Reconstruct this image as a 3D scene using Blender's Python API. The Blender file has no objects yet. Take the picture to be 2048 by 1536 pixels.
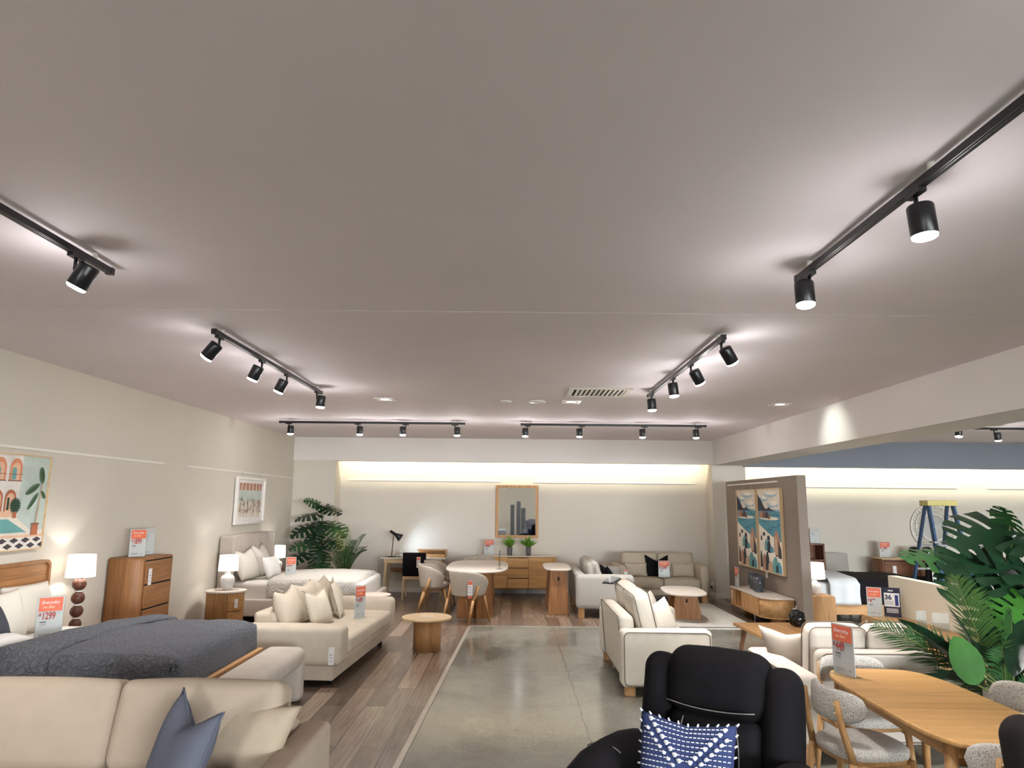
import bpy, bmesh, math, random
from mathutils import Vector, Matrix, Euler, noise

S = bpy.context.scene
COL = S.collection
PI = math.pi
R = math.radians

# ------------------------------------------------------------------ camera
def make_camera():
    p, r, w = R(9.6), R(0.55), R(0.1)
    f = Vector((0, math.cos(p), math.sin(p))); u = Vector((0, -math.sin(p), math.cos(p))); x = Vector((1, 0, 0))
    x2 = x*math.cos(r) + u*math.sin(r); u2 = -x*math.sin(r) + u*math.cos(r)
    Z = Matrix.Rotation(w, 3, 'Z')
    x2, u2, f = Z @ x2, Z @ u2, Z @ f
    M = Matrix.Identity(4)
    for i in range(3):
        M[i][0], M[i][1], M[i][2] = x2[i], u2[i], -f[i]
    M.translation = (0, 0, 1.85)
    cd = bpy.data.cameras.new('camera'); cd.sensor_width = 36.0; cd.lens = 1400/2048*36
    cd.clip_start = 0.05; cd.clip_end = 200
    co = bpy.data.objects.new('camera', cd); COL.objects.link(co); co.matrix_world = M
    S.camera = co
make_camera()

# ------------------------------------------------------------------ world, exposure
S.view_settings.view_transform = 'Standard'; S.view_settings.look = 'None'
S.view_settings.gamma = 1.0; S.view_settings.use_curve_mapping = False
S.view_settings.exposure = 1.36
wd = bpy.data.worlds.new('world'); S.world = wd; wd.use_nodes = True
wd.node_tree.nodes['Background'].inputs[0].default_value = (0.86, 0.89, 0.93, 1)
wd.node_tree.nodes['Background'].inputs[1].default_value = 24.0
SPOT_W, GLOW_W, COVE_W, LAMP_W = 41.0, 3.4, 26.0, 5.0
try:
    S.cycles.max_bounces = 8; S.cycles.diffuse_bounces = 5; S.cycles.glossy_bounces = 4
    S.cycles.sample_clamp_indirect = 4.0; S.cycles.caustics_reflective = False; S.cycles.caustics_refractive = False
    S.cycles.use_denoising = True
except Exception: pass

def area_light(name, loc, target, sx, sy, watts, col):
    d = bpy.data.lights.new(name, 'AREA'); d.shape = 'RECTANGLE'; d.size = sx; d.size_y = sy
    d.energy = watts; d.color = col
    o = bpy.data.objects.new(name, d); COL.objects.link(o); o.location = loc
    o.rotation_euler = (Vector(target)-Vector(loc)).to_track_quat('-Z', 'Y').to_euler()
    return o
# the LED strips lying on the ledges behind the two bulkheads, washing the back wall
for x0, x1, w in ((-3.6, 4.0, COVE_W), (4.9, 13.5, COVE_W*1.5)):
    xm = (x0+x1)/2
    area_light('cove_strip_light', (xm, 14.60, 2.87), (xm, 15.0, 2.62), x1-x0, 0.05, w, (1.0, 0.91, 0.68))

# added daylight fill, entering through made-up shopfront glazing far behind the photographer
for x0, x1 in ((-4.3, -2.6), (3.4, 13.7)):
    po = area_light('fill_window_portal', ((x0+x1)/2, -9.05, 1.45), ((x0+x1)/2, 0, 1.45), x1-x0, 2.7, 1.0, (1, 1, 1)); po.data.cycles.is_portal = True

# ------------------------------------------------------------------ materials
def srgb(r, g, b):
    f = lambda c: (c/255/12.92) if c/255 <= 0.04045 else ((c/255+0.055)/1.055)**2.4
    return (f(r), f(g), f(b), 1)
MATS = {}
def newmat(name):
    m = bpy.data.materials.new(name); m.use_nodes = True
    nt = m.node_tree; b = nt.nodes['Principled BSDF']
    MATS[name] = m
    return m, nt, b
def N(nt, t, **kw):
    n = nt.nodes.new(t)
    for k, v in kw.items(): setattr(n, k, v)
    return n
def coords(nt, scale=(1, 1, 1), which='Object', rot=(0, 0, 0)):
    tc = N(nt, 'ShaderNodeTexCoord'); mp = N(nt, 'ShaderNodeMapping')
    mp.inputs['Scale'].default_value = scale; mp.inputs['Rotation'].default_value = rot
    nt.links.new(tc.outputs[which], mp.inputs[0]); return mp.outputs[0]
def ramp(nt, fac, stops):
    rp = N(nt, 'ShaderNodeValToRGB'); e = rp.color_ramp.elements
    while len(e) < len(stops): e.new(0.5)
    for el, (p, c) in zip(e, stops): el.position = p; el.color = c
    nt.links.new(fac, rp.inputs[0]); return rp.outputs[0]
def noise_tex(nt, vec, scale, detail=3, rough=0.55, dist=0.0):
    n = N(nt, 'ShaderNodeTexNoise'); n.inputs['Scale'].default_value = scale; n.inputs['Detail'].default_value = detail
    n.inputs['Roughness'].default_value = rough; n.inputs['Distortion'].default_value = dist
    nt.links.new(vec, n.inputs['Vector']); return n.outputs['Fac']
def bump(nt, b, h, strength=0.2, dist=0.01):
    bp = N(nt, 'ShaderNodeBump'); bp.inputs['Strength'].default_value = strength; bp.inputs['Distance'].default_value = dist
    nt.links.new(h, bp.inputs['Height']); nt.links.new(bp.outputs[0], b.inputs['Normal'])
def plain(name, c, rough=0.5, metal=0.0, var=0.04, spec=0.4):
    m, nt, b = newmat(name)
    f = noise_tex(nt, coords(nt), 7.0)
    c1 = tuple(min(1, x*(1-var)) for x in c[:3])+(1,); c2 = tuple(min(1, x*(1+var)) for x in c[:3])+(1,)
    nt.links.new(ramp(nt, f, [(0.3, c1), (0.7, c2)]), b.inputs['Base Color'])
    b.inputs['Roughness'].default_value = rough; b.inputs['Metallic'].default_value = metal
    b.inputs['Specular IOR Level'].default_value = spec
    return m
def paint(name, c):
    m, nt, b = newmat(name)
    v = coords(nt)
    f = noise_tex(nt, v, 0.7, 4)
    c1 = tuple(x*0.965 for x in c[:3])+(1,); c2 = tuple(min(1, x*1.03) for x in c[:3])+(1,)
    nt.links.new(ramp(nt, f, [(0.3, c1), (0.7, c2)]), b.inputs['Base Color'])
    b.inputs['Roughness'].default_value = 0.75; b.inputs['Specular IOR Level'].default_value = 0.25
    bump(nt, b, noise_tex(nt, v, 180, 2), 0.06, 0.002)
    return m
def fabric(name, c, scale=420, var=0.08, bs=0.25, slub=0.0):
    m, nt, b = newmat(name)
    v = coords(nt)
    f = noise_tex(nt, v, scale, 2)
    v2 = coords(nt, (60, 60, 420)) if slub else v
    f2 = noise_tex(nt, v2, 1.0 if slub else 9.0, 3)
    mx = N(nt, 'ShaderNodeMath', operation='ADD'); nt.links.new(f, mx.inputs[0]); nt.links.new(f2, mx.inputs[1])
    hf = N(nt, 'ShaderNodeMath', operation='MULTIPLY'); hf.inputs[1].default_value = 0.5; nt.links.new(mx.outputs[0], hf.inputs[0])
    va = var+slub
    c1 = tuple(max(0, x*(1-va)) for x in c[:3])+(1,); c2 = tuple(min(1, x*(1+va)) for x in c[:3])+(1,)
    nt.links.new(ramp(nt, hf.outputs[0], [(0.35, c1), (0.65, c2)]), b.inputs['Base Color'])
    b.inputs['Roughness'].default_value = 0.9; b.inputs['Specular IOR Level'].default_value = 0.12
    bump(nt, b, hf.outputs[0], bs, 0.004)
    return m
def boucle(name, lo, hi, scale=170):
    m, nt, b = newmat(name)
    v = coords(nt)
    f = noise_tex(nt, v, scale, 3, 0.7)
    nt.links.new(ramp(nt, f, [(0.36, lo), (0.5, hi), (0.7, tuple(min(1, x*1.15) for x in hi[:3])+(1,))]), b.inputs['Base Color'])
    b.inputs['Roughness'].default_value = 0.95; b.inputs['Specular IOR Level'].default_value = 0.1
    bump(nt, b, f, 0.6, 0.008)
    return m
def wood(name, lo, hi, axis=0, rough=0.42, scale=1.0):
    m, nt, b = newmat(name)
    sc = [14*scale]*3; sc[axis] = 0.9*scale
    v = coords(nt, tuple(sc))
    f = noise_tex(nt, v, 1.3, 5, 0.6, 0.6)
    sc2 = [110*scale]*3; sc2[axis] = 3*scale
    g = noise_tex(nt, coords(nt, tuple(sc2)), 1.0, 2)
    mx = N(nt, 'ShaderNodeMix'); mx.data_type = 'FLOAT'; mx.inputs[0].default_value = 0.3
    nt.links.new(f, mx.inputs[2]); nt.links.new(g, mx.inputs[3])
    nt.links.new(ramp(nt, mx.outputs[0], [(0.3, lo), (0.62, hi)]), b.inputs['Base Color'])
    b.inputs['Roughness'].default_value = rough; b.inputs['Specular IOR Level'].default_value = 0.3
    bump(nt, b, g, 0.05, 0.002)
    return m
def emit(name, c, strength):
    m, nt, b = newmat(name)
    b.inputs['Base Color'].default_value = c; b.inputs['Emission Color'].default_value = c
    b.inputs['Emission Strength'].default_value = strength
    return m

WALL = paint('wall_paint_warm', srgb(212, 205, 193))
CEIL = paint('ceiling_paint', srgb(230, 222, 226))
BEAMP = paint('beam_paint', srgb(228, 223, 220))
BLUEP = paint('bulkhead_blue_grey_tint', srgb(136, 141, 152))  # darker bluish tint put into this bulkhead's base colour
TAUPE = paint('partition_paint_taupe', srgb(140, 127, 117))
CREAMP = paint('low_wall_paint_cream', srgb(226, 216, 196))
WHITEP = plain('white_lacquer', srgb(232, 228, 222), 0.35)
BLACK = plain('black_powder_coat', srgb(22, 22, 26), 0.35)
DARK = plain('dark_shadow_board', srgb(18, 17, 17), 0.8)
CHROME = plain('chrome', srgb(200, 200, 200), 0.15, 1.0)
STEEL = plain('brushed_aluminium', srgb(190, 192, 195), 0.35, 0.9)
OAK = {a: wood('oak_'+'xyz'[a], srgb(150, 106, 62), srgb(196, 152, 103), a) for a in range(3)}
OAKG = {a: wood('oak_golden_'+'xyz'[a], srgb(184, 136, 80), srgb(222, 174, 114), a) for a in range(3)}
OAKD = {a: wood('oak_deep_'+'xyz'[a], srgb(122, 80, 46), srgb(166, 118, 76), a) for a in range(3)}
OAKL = {a: wood('oak_pale_'+'xyz'[a], srgb(196, 165, 122), srgb(222, 194, 154), a) for a in range(3)}
WALN = {a: wood('brown_timber_'+'xyz'[a], srgb(96, 62, 44), srgb(136, 92, 68), a) for a in range(3)}
ACACIA = {a: wood('headboard_timber_'+'xyz'[a], srgb(112, 72, 40), srgb(180, 128, 80), a) for a in range(3)}
STONE = plain('sintered_stone_white', srgb(216, 204, 192), 0.3, var=0.05)
CREAM = fabric('cream_weave', srgb(198, 186, 168))
CREAM2 = fabric('cream_cotton_cushion', srgb(205, 194, 176))
SAND = fabric('sand_velvet', srgb(170, 154, 137), 300, 0.04, 0.1)
SAND2 = fabric('sand_linen_cushion', srgb(176, 160, 140))
IVORY = fabric('ivory_weave', srgb(222, 214, 200))
OATM = fabric('oatmeal_weave', srgb(190, 180, 168))
LINEN = fabric('grey_linen', srgb(176, 171, 163), 300, 0.05, 0.3, 0.10)
LINEN2 = fabric('taupe_linen', srgb(178, 167, 150), 300, 0.05, 0.3, 0.05)
GREIGE = fabric('greige_tub_fabric', srgb(178, 168, 155))
BEDFAB = fabric('bed_linen_upholstery', srgb(188, 178, 168))
SHEET = fabric('white_bedsheet', srgb(226, 222, 216), 250, 0.02, 0.1)
SHEETG = fabric('pale_grey_sheet', srgb(206, 210, 214), 250, 0.02, 0.1)
PILW = fabric('off_white_pillow', srgb(222, 216, 204), 300, 0.03, 0.12)
NAVYC = fabric('slate_blue_velvet', srgb(98, 101, 113), 200, 0.06, 0.1)
GREYV = fabric('dark_grey_velvet', srgb(74, 76, 84), 120, 0.2, 0.3)
BLKFAB = fabric('black_suede', srgb(23, 21, 23), 260, 0.12, 0.15)
BRNFAB = fabric('dark_brown_suede', srgb(38, 34, 33), 260, 0.1, 0.15)
GREYLEA = fabric('grey_sofa_fabric', srgb(150, 154, 162), 200, 0.05, 0.1)
PIPE = fabric('dark_piping', srgb(112, 102, 92), 300)
STITCH = plain('grey_stitching', srgb(120, 115, 110), 0.8)
BOUC = boucle('grey_boucle', srgb(120, 115, 110), srgb(205, 199, 190))
CARD = plain('white_card', srgb(232, 228, 226), 0.5, var=0.01)
ORANGE = plain('orange_card', srgb(222, 112, 82), 0.5, var=0.02)
REDINK = plain('red_ink', srgb(176, 72, 66), 0.6)
INK = plain('dark_ink', srgb(60, 56, 60), 0.6)
PALEINK = plain('pale_grey_ink', srgb(160, 158, 160), 0.6)
CREAMINK = plain('cream_ink', srgb(250, 214, 180), 0.6)
NAVYINK = plain('navy_card', srgb(44, 46, 74), 0.5)
RUGM = fabric('pale_rug_pile', srgb(192, 188, 178), 160, 0.1, 0.5)
CERAM = plain('white_ceramic', srgb(226, 222, 218), 0.25)
POTG = plain('grey_ceramic_pot', srgb(96, 92, 92), 0.5, var=0.12)
GLASSG = plain('smoky_ribbed_vase', srgb(70, 72, 76), 0.2, var=0.15)
SWITCHM = plain('white_switch_plastic', srgb(235, 234, 230), 0.4)
SOIL = plain('dark_soil', srgb(40, 32, 26), 0.9)
STEM = plain('green_stem', srgb(86, 98, 48), 0.5, var=0.15)
TRUNKM = plain('brown_trunk', srgb(96, 66, 44), 0.8, var=0.2)
LEAFD = plain('monstera_leaf_dark', srgb(24, 50, 31), 0.32, var=0.35)
LEAFM = plain('monstera_leaf_mid', srgb(46, 84, 44), 0.35, var=0.3)
LEAFP = plain('palm_leaf', srgb(44, 82, 40), 0.4, var=0.3)
LEAFY = plain('palm_leaf_yellowing', srgb(112, 128, 62), 0.4, var=0.25)
LEAFB = plain('broad_leaf_green', srgb(50, 98, 34), 0.6, var=0.2, spec=0.2)
LEAFG = plain('bright_succulent_green', srgb(104, 150, 48), 0.4, var=0.3)
BROWNSH = plain('dark_brown_wood_ball', srgb(84, 50, 38), 0.3, var=0.2)
LENS = emit('spotlight_lens_lit', (1.0, 0.95, 0.9, 1), 9.0)
LENSB = emit('lamp_bulb_lit', (0.85, 0.93, 1.0, 1), 12.0)
LADB = plain('blue_fibreglass', srgb(58, 84, 118), 0.4)
LADY = plain('yellow_plastic_cap', srgb(200, 188, 124), 0.5)

def quilt_mat(name, lo, hi, scale):
    m, nt, b = newmat(name)
    v = coords(nt)
    vo = N(nt, 'ShaderNodeTexVoronoi'); vo.feature = 'DISTANCE_TO_EDGE'; vo.inputs['Scale'].default_value = scale
    nz = noise_tex(nt, v, 14, 3)
    ad = N(nt, 'ShaderNodeMixRGB', blend_type='ADD'); ad.inputs[0].default_value = 0.12
    nt.links.new(v, ad.inputs[1]); nt.links.new(nz, ad.inputs[2]); nt.links.new(ad.outputs[0], vo.inputs['Vector'])
    cl = N(nt, 'ShaderNodeMath', operation='MINIMUM'); cl.inputs[1].default_value = 0.18; nt.links.new(vo.outputs['Distance'], cl.inputs[0])
    f = noise_tex(nt, v, 300, 2)
    nt.links.new(ramp(nt, f, [(0.3, lo), (0.7, hi)]), b.inputs['Base Color'])
    b.inputs['Roughness'].default_value = 0.85; b.inputs['Specular IOR Level'].default_value = 0.15
    bump(nt, b, cl.outputs[0], 0.9, 0.05)
    return m
QUILTG = quilt_mat('grey_stitched_quilt', srgb(90, 92, 97), srgb(116, 118, 124), 22)
QUILTW = quilt_mat('white_stitched_quilt', srgb(204, 199, 190), srgb(216, 211, 202), 12)

def shade_mat(name, c, strength):
    m, nt, b = newmat(name)
    tr = N(nt, 'ShaderNodeBsdfTranslucent'); tr.inputs[0].default_value = c
    mx = N(nt, 'ShaderNodeMixShader'); mx.inputs[0].default_value = 0.4
    b.inputs['Base Color'].default_value = c; b.inputs['Roughness'].default_value = 0.9
    b.inputs['Emission Color'].default_value = c; b.inputs['Emission Strength'].default_value = strength
    nt.links.new(b.outputs[0], mx.inputs[1]); nt.links.new(tr.outputs[0], mx.inputs[2])
    nt.links.new(mx.outputs[0], nt.nodes['Material Output'].inputs[0])
    return m
SHADE = shade_mat('lit_fabric_lampshade', (1.0, 0.95, 0.88, 1), 0.55)

def clear_mat(name):
    m, nt, b = newmat(name)
    g = N(nt, 'ShaderNodeBsdfGlossy'); g.inputs['Roughness'].default_value = 0.05
    t = N(nt, 'ShaderNodeBsdfTransparent'); t.inputs[0].default_value = (0.93, 0.95, 0.95, 1)
    lw = N(nt, 'ShaderNodeLayerWeight'); pw = N(nt, 'ShaderNodeMath', operation='POWER'); nt.links.new(lw.outputs['Facing'], pw.inputs[0]); pw.inputs[1].default_value = 4.0
    fr = N(nt, 'ShaderNodeMath', operation='MULTIPLY_ADD'); nt.links.new(pw.outputs[0], fr.inputs[0]); fr.inputs[1].default_value = 0.4; fr.inputs[2].default_value = 0.02
    mx = N(nt, 'ShaderNodeMixShader'); nt.links.new(fr.outputs[0], mx.inputs[0])
    nt.links.new(t.outputs[0], mx.inputs[1]); nt.links.new(g.outputs[0], mx.inputs[2])
    nt.links.new(mx.outputs[0], nt.nodes['Material Output'].inputs[0])
    return m
CLEAR = clear_mat('clear_acrylic')
def mirror_mat(name):
    m, nt, b = newmat(name)
    b.inputs['Base Color'].default_value = (0.86, 0.9, 0.93, 1); b.inputs['Metallic'].default_value = 1; b.inputs['Roughness'].default_value = 0.02
    return m
MIRROR = mirror_mat('mirror_silvering')

def floor_wood_mat():
    m, nt, b = newmat('grey_brown_plank_floor')
    v = coords(nt, (1, 1, 1), 'Object', (0, 0, PI/2))
    br = N(nt, 'ShaderNodeTexBrick'); br.offset = 0.37; br.inputs['Scale'].default_value = 1.0
    br.inputs['Brick Width'].default_value = 1.7; br.inputs['Row Height'].default_value = 0.19
    br.inputs['Mortar Size'].default_value = 0.0035; br.inputs['Mortar Smooth'].default_value = 0.1
    br.inputs['Color1'].default_value = (0.2, 0.2, 0.2, 1); br.inputs['Color2'].default_value = (0.8, 0.8, 0.8, 1)
    br.inputs['Mortar'].default_value = (0, 0, 0, 1)
    nt.links.new(v, br.inputs['Vector'])
    g = noise_tex(nt, coords(nt, (30, 1.5, 1)), 1.2, 5, 0.65, 0.0)
    mx = N(nt, 'ShaderNodeMixRGB', blend_type='MIX'); mx.inputs[0].default_value = 0.5
    nt.links.new(br.outputs['Color'], mx.inputs[1]); nt.links.new(g, mx.inputs[2])
    col = ramp(nt, mx.outputs[0], [(0.28, srgb(70, 56, 46)), (0.42, srgb(106, 89, 76)), (0.55, srgb(128, 110, 95)), (0.70, srgb(156, 136, 118))])
    mu = N(nt, 'ShaderNodeMixRGB', blend_type='MULTIPLY'); nt.links.new(br.outputs['Fac'], mu.inputs[0])
    nt.links.new(col, mu.inputs[1]); mu.inputs[2].default_value = (0.55, 0.5, 0.46, 1)
    nt.links.new(mu.outputs[0], b.inputs['Base Color'])
    b.inputs['Roughness'].default_value = 0.26
    b.inputs['Specular IOR Level'].default_value = 0.5
    return m
FLOORW = floor_wood_mat()
def concrete_mat():
    m, nt, b = newmat('polished_concrete')
    v = coords(nt)
    a = noise_tex(nt, v, 0.9, 6, 0.6, 0.4); c = noise_tex(nt, v, 30, 4, 0.7)
    mx = N(nt, 'ShaderNodeMixRGB'); mx.inputs[0].default_value = 0.25
    nt.links.new(a, mx.inputs[1]); nt.links.new(c, mx.inputs[2])
    col = ramp(nt, mx.outputs[0], [(0.28, srgb(70, 68, 60)), (0.40, srgb(104, 103, 94)), (0.52, srgb(128, 127, 117)), (0.70, srgb(150, 147, 136))])
    sp = N(nt, 'ShaderNodeSeparateXYZ'); nt.links.new(v, sp.inputs[0])
    wob = noise_tex(nt, v, 3.0, 3)
    def line(out, pos, hw, wob_amt):
        s1 = N(nt, 'ShaderNodeMath', operation='SUBTRACT'); nt.links.new(out, s1.inputs[0]); s1.inputs[1].default_value = pos
        w1 = N(nt, 'ShaderNodeMath', operation='MULTIPLY_ADD'); nt.links.new(wob, w1.inputs[0]); w1.inputs[1].default_value = wob_amt; nt.links.new(s1.outputs[0], w1.inputs[2])
        ab = N(nt, 'ShaderNodeMath', operation='ABSOLUTE'); nt.links.new(w1.outputs[0], ab.inputs[0])
        lt = N(nt, 'ShaderNodeMath', operation='LESS_THAN'); nt.links.new(ab.outputs[0], lt.inputs[0]); lt.inputs[1].default_value = hw
        return lt.outputs[0]
    acc = line(sp.outputs['X'], 0.66, 0.006, 0.05)
    for o_, pos in (('Y', 8.2), ('X', 4.2), ('Y', 4.6)):
        l2 = line(sp.outputs[o_], pos, 0.005, 0.0)
        mm = N(nt, 'ShaderNodeMath', operation='MAXIMUM'); nt.links.new(acc, mm.inputs[0]); nt.links.new(l2, mm.inputs[1]); acc = mm.outputs[0]
    mu = N(nt, 'ShaderNodeMixRGB'); nt.links.new(acc, mu.inputs[0]); nt.links.new(col, mu.inputs[1]); mu.inputs[2].default_value = srgb(92, 86, 74)
    fl = noise_tex(nt, v, 75, 1, 0.5); pt = noise_tex(nt, v, 1.6, 3)
    fm = N(nt, 'ShaderNodeMath', operation='MULTIPLY'); nt.links.new(ramp(nt, fl, [(0.66, (0, 0, 0, 1)), (0.70, (1, 1, 1, 1))]), fm.inputs[0]); nt.links.new(ramp(nt, pt, [(0.45, (0, 0, 0, 1)), (0.6, (0.7, 0.7, 0.7, 1))]), fm.inputs[1])
    mf = N(nt, 'ShaderNodeMixRGB'); nt.links.new(fm.outputs[0], mf.inputs[0]); nt.links.new(mu.outputs[0], mf.inputs[1]); mf.inputs[2].default_value = srgb(196, 192, 180)
    nt.links.new(mf.outputs[0], b.inputs['Base Color'])
    rr = N(nt, 'ShaderNodeMapRange'); rr.inputs[3].default_value = 0.08; rr.inputs[4].default_value = 0.26
    nt.links.new(a, rr.inputs[0]); nt.links.new(rr.outputs[0], b.inputs['Roughness'])
    b.inputs['Specular IOR Level'].default_value = 0.6
    return m
CONC = concrete_mat()

# ------------------------------------------------------------------ mesh builder
class MB:
    def __init__(self): self.v = []; self.f = []; self.mi = []; self.sm = []; self.M = None; self.mat = 0; self.smooth = True
    def geo(self, vs, fs, smooth=None):
        o = len(self.v)
        for p in vs:
            p = Vector(p); self.v.append(self.M @ p if self.M else p)
        s = self.smooth if smooth is None else smooth
        for f in fs: self.f.append([i+o for i in f]); self.mi.append(self.mat); self.sm.append(s)
        return self
    def box(self, x0, x1, y0, y1, z0, z1):
        vs = [(x, y, z) for z in (z0, z1) for y in (y0, y1) for x in (x0, x1)]
        return self.geo(vs, [(0, 2, 3, 1), (4, 5, 7, 6), (0, 1, 5, 4), (2, 6, 7, 3), (0, 4, 6, 2), (1, 3, 7, 5)], False)
    def rbox(self, x0, x1, y0, y1, z0, z1, r=0.02, n=3, m=1, bulge=(0, 0, 0), nz=0.0, seed=0, fn=None):
        c = Vector(((x0+x1)/2, (y0+y1)/2, (z0+z1)/2)); h = (abs(x1-x0)/2, abs(y1-y0)/2, abs(z1-z0)/2)
        rr = min(r, *[k*0.999 for k in h])
        def ax(k):
            a = [-h[k]+rr*i/n for i in range(n)]; inn = [-(h[k]-rr)+2*(h[k]-rr)*i/m for i in range(m+1)]
            return a+inn+[-q for q in reversed(a)]
        A = [ax(0), ax(1), ax(2)]
        idx = {}; vs = []; fs = []
        def vert(p):
            key = (round(p[0], 6), round(p[1], 6), round(p[2], 6))
            if key in idx: return idx[key]
            q = Vector([max(-(h[k]-rr), min(h[k]-rr, p[k])) for k in range(3)]); d = Vector(p)-q
            w = q+d.normalized()*rr if d.length > 1e-9 else q
            u = [w[k]/h[k] if h[k] else 0 for k in range(3)]; w2 = w.copy()
            for k in range(3):
                if bulge[k]:
                    i, j = [t for t in range(3) if t != k]
                    w2[k] += bulge[k]*u[k]*(1-u[i]**2)*(1-u[j]**2)
            w2 = w2+c
            if nz: w2 += noise.noise_vector(w2*6+Vector((seed, seed*1.7, 0)))*nz
            if fn: w2 = fn(w2)
            idx[key] = len(vs); vs.append(w2); return idx[key]
        for k in range(3):
            i, j = (k+1) % 3, (k+2) % 3
            for sgn in (-1, 1):
                for a in range(len(A[i])-1):
                    for b in range(len(A[j])-1):
                        q = []
                        for (ii, jj) in ((a, b), (a+1, b), (a+1, b+1), (a, b+1)):
                            p = [0, 0, 0]; p[k] = sgn*h[k]; p[i] = A[i][ii]; p[j] = A[j][jj]; q.append(vert(p))
                        if sgn < 0: q.reverse()
                        if len(set(q)) == 4: fs.append(q)
        return self.geo(vs, fs)
    def prism(self, pts, z0, z1, smooth=False):
        n = len(pts)
        vs = [(x, y, z0) for x, y in pts]+[(x, y, z1) for x, y in pts]
        self.geo(vs, [list(reversed(range(n))), list(range(n, 2*n))], False)
        o = len(self.v)-2*n
        for i in range(n):
            self.f.append([o+i, o+(i+1) % n, o+n+(i+1) % n, o+n+i]); self.mi.append(self.mat); self.sm.append(smooth)
        return self
    def lathe(self, prof, n=24, c=(0, 0, 0), cap=True):
        vs = []; fs = []; k = len(prof)
        for i in range(n):
            a = 2*PI*i/n
            for r, z in prof: vs.append((c[0]+r*math.cos(a), c[1]+r*math.sin(a), c[2]+z))
        for i in range(n):
            for j in range(k-1):
                a, b = i*k+j, ((i+1) % n)*k+j
                fs.append((a, b, b+1, a+1))
        if cap:
            if prof[0][0] > 1e-6: fs.append([i*k for i in reversed(range(n))])
            if prof[-1][0] > 1e-6: fs.append([i*k+k-1 for i in range(n)])
        return self.geo(vs, fs)
    def tube(self, path, r, n=8, r1=None, closed=False):
        path = [Vector(p) for p in path]; m = len(path); vs = []; fs = []
        up = Vector((0, 0, 1)); pu = None
        for i, p in enumerate(path):
            if closed: d = path[(i+1) % m]-path[i-1]
            else: d = path[min(i+1, m-1)]-path[max(i-1, 0)]
            d.normalize()
            if pu is None: pu = d.orthogonal().normalized()
            s = d.cross(pu)
            if s.length < 1e-6: s = d.orthogonal()
            s.normalize(); pu = s.cross(d).normalized()
            rad = r if r1 is None else r+(r1-r)*i/max(1, m-1)
            for k in range(n):
                a = 2*PI*k/n; vs.append(p+(s*math.cos(a)+pu*math.sin(a))*rad)
        for i in range(m if closed else m-1):
            for k in range(n):
                a = i*n+k; b = i*n+(k+1) % n; c2 = ((i+1) % m)*n+(k+1) % n; d2 = ((i+1) % m)*n+k
                fs.append((a, b, c2, d2))
        if not closed: fs += [list(reversed(range(n))), list(range((m-1)*n, m*n))]
        return self.geo(vs, fs)
    def bar(self, p0, p1, w0, d0, w1=None, d1=None):
        """tapered square bar"""
        p0, p1 = Vector(p0), Vector(p1); w1 = w0 if w1 is None else w1; d1 = d0 if d1 is None else d1
        vs = []
        for p, w, d in ((p0, w0, d0), (p1, w1, d1)):
            for sx, sy in ((-1, -1), (1, -1), (1, 1), (-1, 1)): vs.append((p.x+sx*w/2, p.y+sy*d/2, p.z))
        up = p1.z > p0.z
        fs = [(0, 3, 2, 1), (4, 5, 6, 7), (0, 1, 5, 4), (1, 2, 6, 5), (2, 3, 7, 6), (3, 0, 4, 7)]
        if not up: fs = [tuple(reversed(f)) for f in fs]
        return self.geo(vs, fs, False)
    def cyl(self, p0, p1, r0, r1=None, n=16): return self.tube([p0, p1], r0, n, r0 if r1 is None else r1)
    def sheet(self, nu, nv, fn):
        vs = [fn(i/nu, j/nv) for i in range(nu+1) for j in range(nv+1)]
        fs = [(i*(nv+1)+j, (i+1)*(nv+1)+j, (i+1)*(nv+1)+j+1, i*(nv+1)+j+1) for i in range(nu) for j in range(nv)]
        return self.geo(vs, fs)
    def build(self, name, mat, parent=None, bevel=0.0):
        me = bpy.data.meshes.new(name)
        me.from_pydata([tuple(p) for p in self.v], [], self.f)
        mats = mat if isinstance(mat, (list, tuple)) else [mat]
        for m in mats: me.materials.append(m)
        me.polygons.foreach_set('material_index', self.mi); me.polygons.foreach_set('use_smooth', self.sm)
        me.update()
        o = bpy.data.objects.new(name, me); COL.objects.link(o)
        if parent: o.parent = parent
        if bevel:
            b = o.modifiers.new('bevel', 'BEVEL'); b.width = bevel; b.segments = 2; b.limit_method = 'ANGLE'; b.angle_limit = R(40)
        return o

def tag(o, label, cat, group=None, kind=None):
    o['label'] = label; o['category'] = cat
    if group: o['group'] = group
    if kind: o['kind'] = kind
    return o
def thing(name, label, cat, loc=(0, 0, 0), rz=0.0, group=None):
    o = bpy.data.objects.new(name, None); COL.objects.link(o); o.empty_display_size = 0.1
    o.location = loc; o.rotation_euler = (0, 0, rz)
    return tag(o, label, cat, group)
def struct(name, mb, mat, label=None, bevel=0):
    o = mb.build(name, mat, None, bevel); o['kind'] = 'structure'
    if label: o['label'] = label
    return o
def place(o, loc, rot=(0, 0, 0)): o.location = loc; o.rotation_euler = rot; return o
def kids(o): return [c for c in bpy.data.objects if c.parent == o]
def copy_tree(o, parent=None):
    c = o.copy(); COL.objects.link(c)
    if parent: c.parent = parent
    for k in kids(o): copy_tree(k, c)
    return c
def dup(o, label, loc, rz=None, group=None, rot=None):
    c = copy_tree(o); c['label'] = label; c.location = loc
    if rz is not None: c.rotation_euler = (0, 0, rz)
    if rot is not None: c.rotation_euler = rot
    if group: c['group'] = group
    return c
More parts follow.
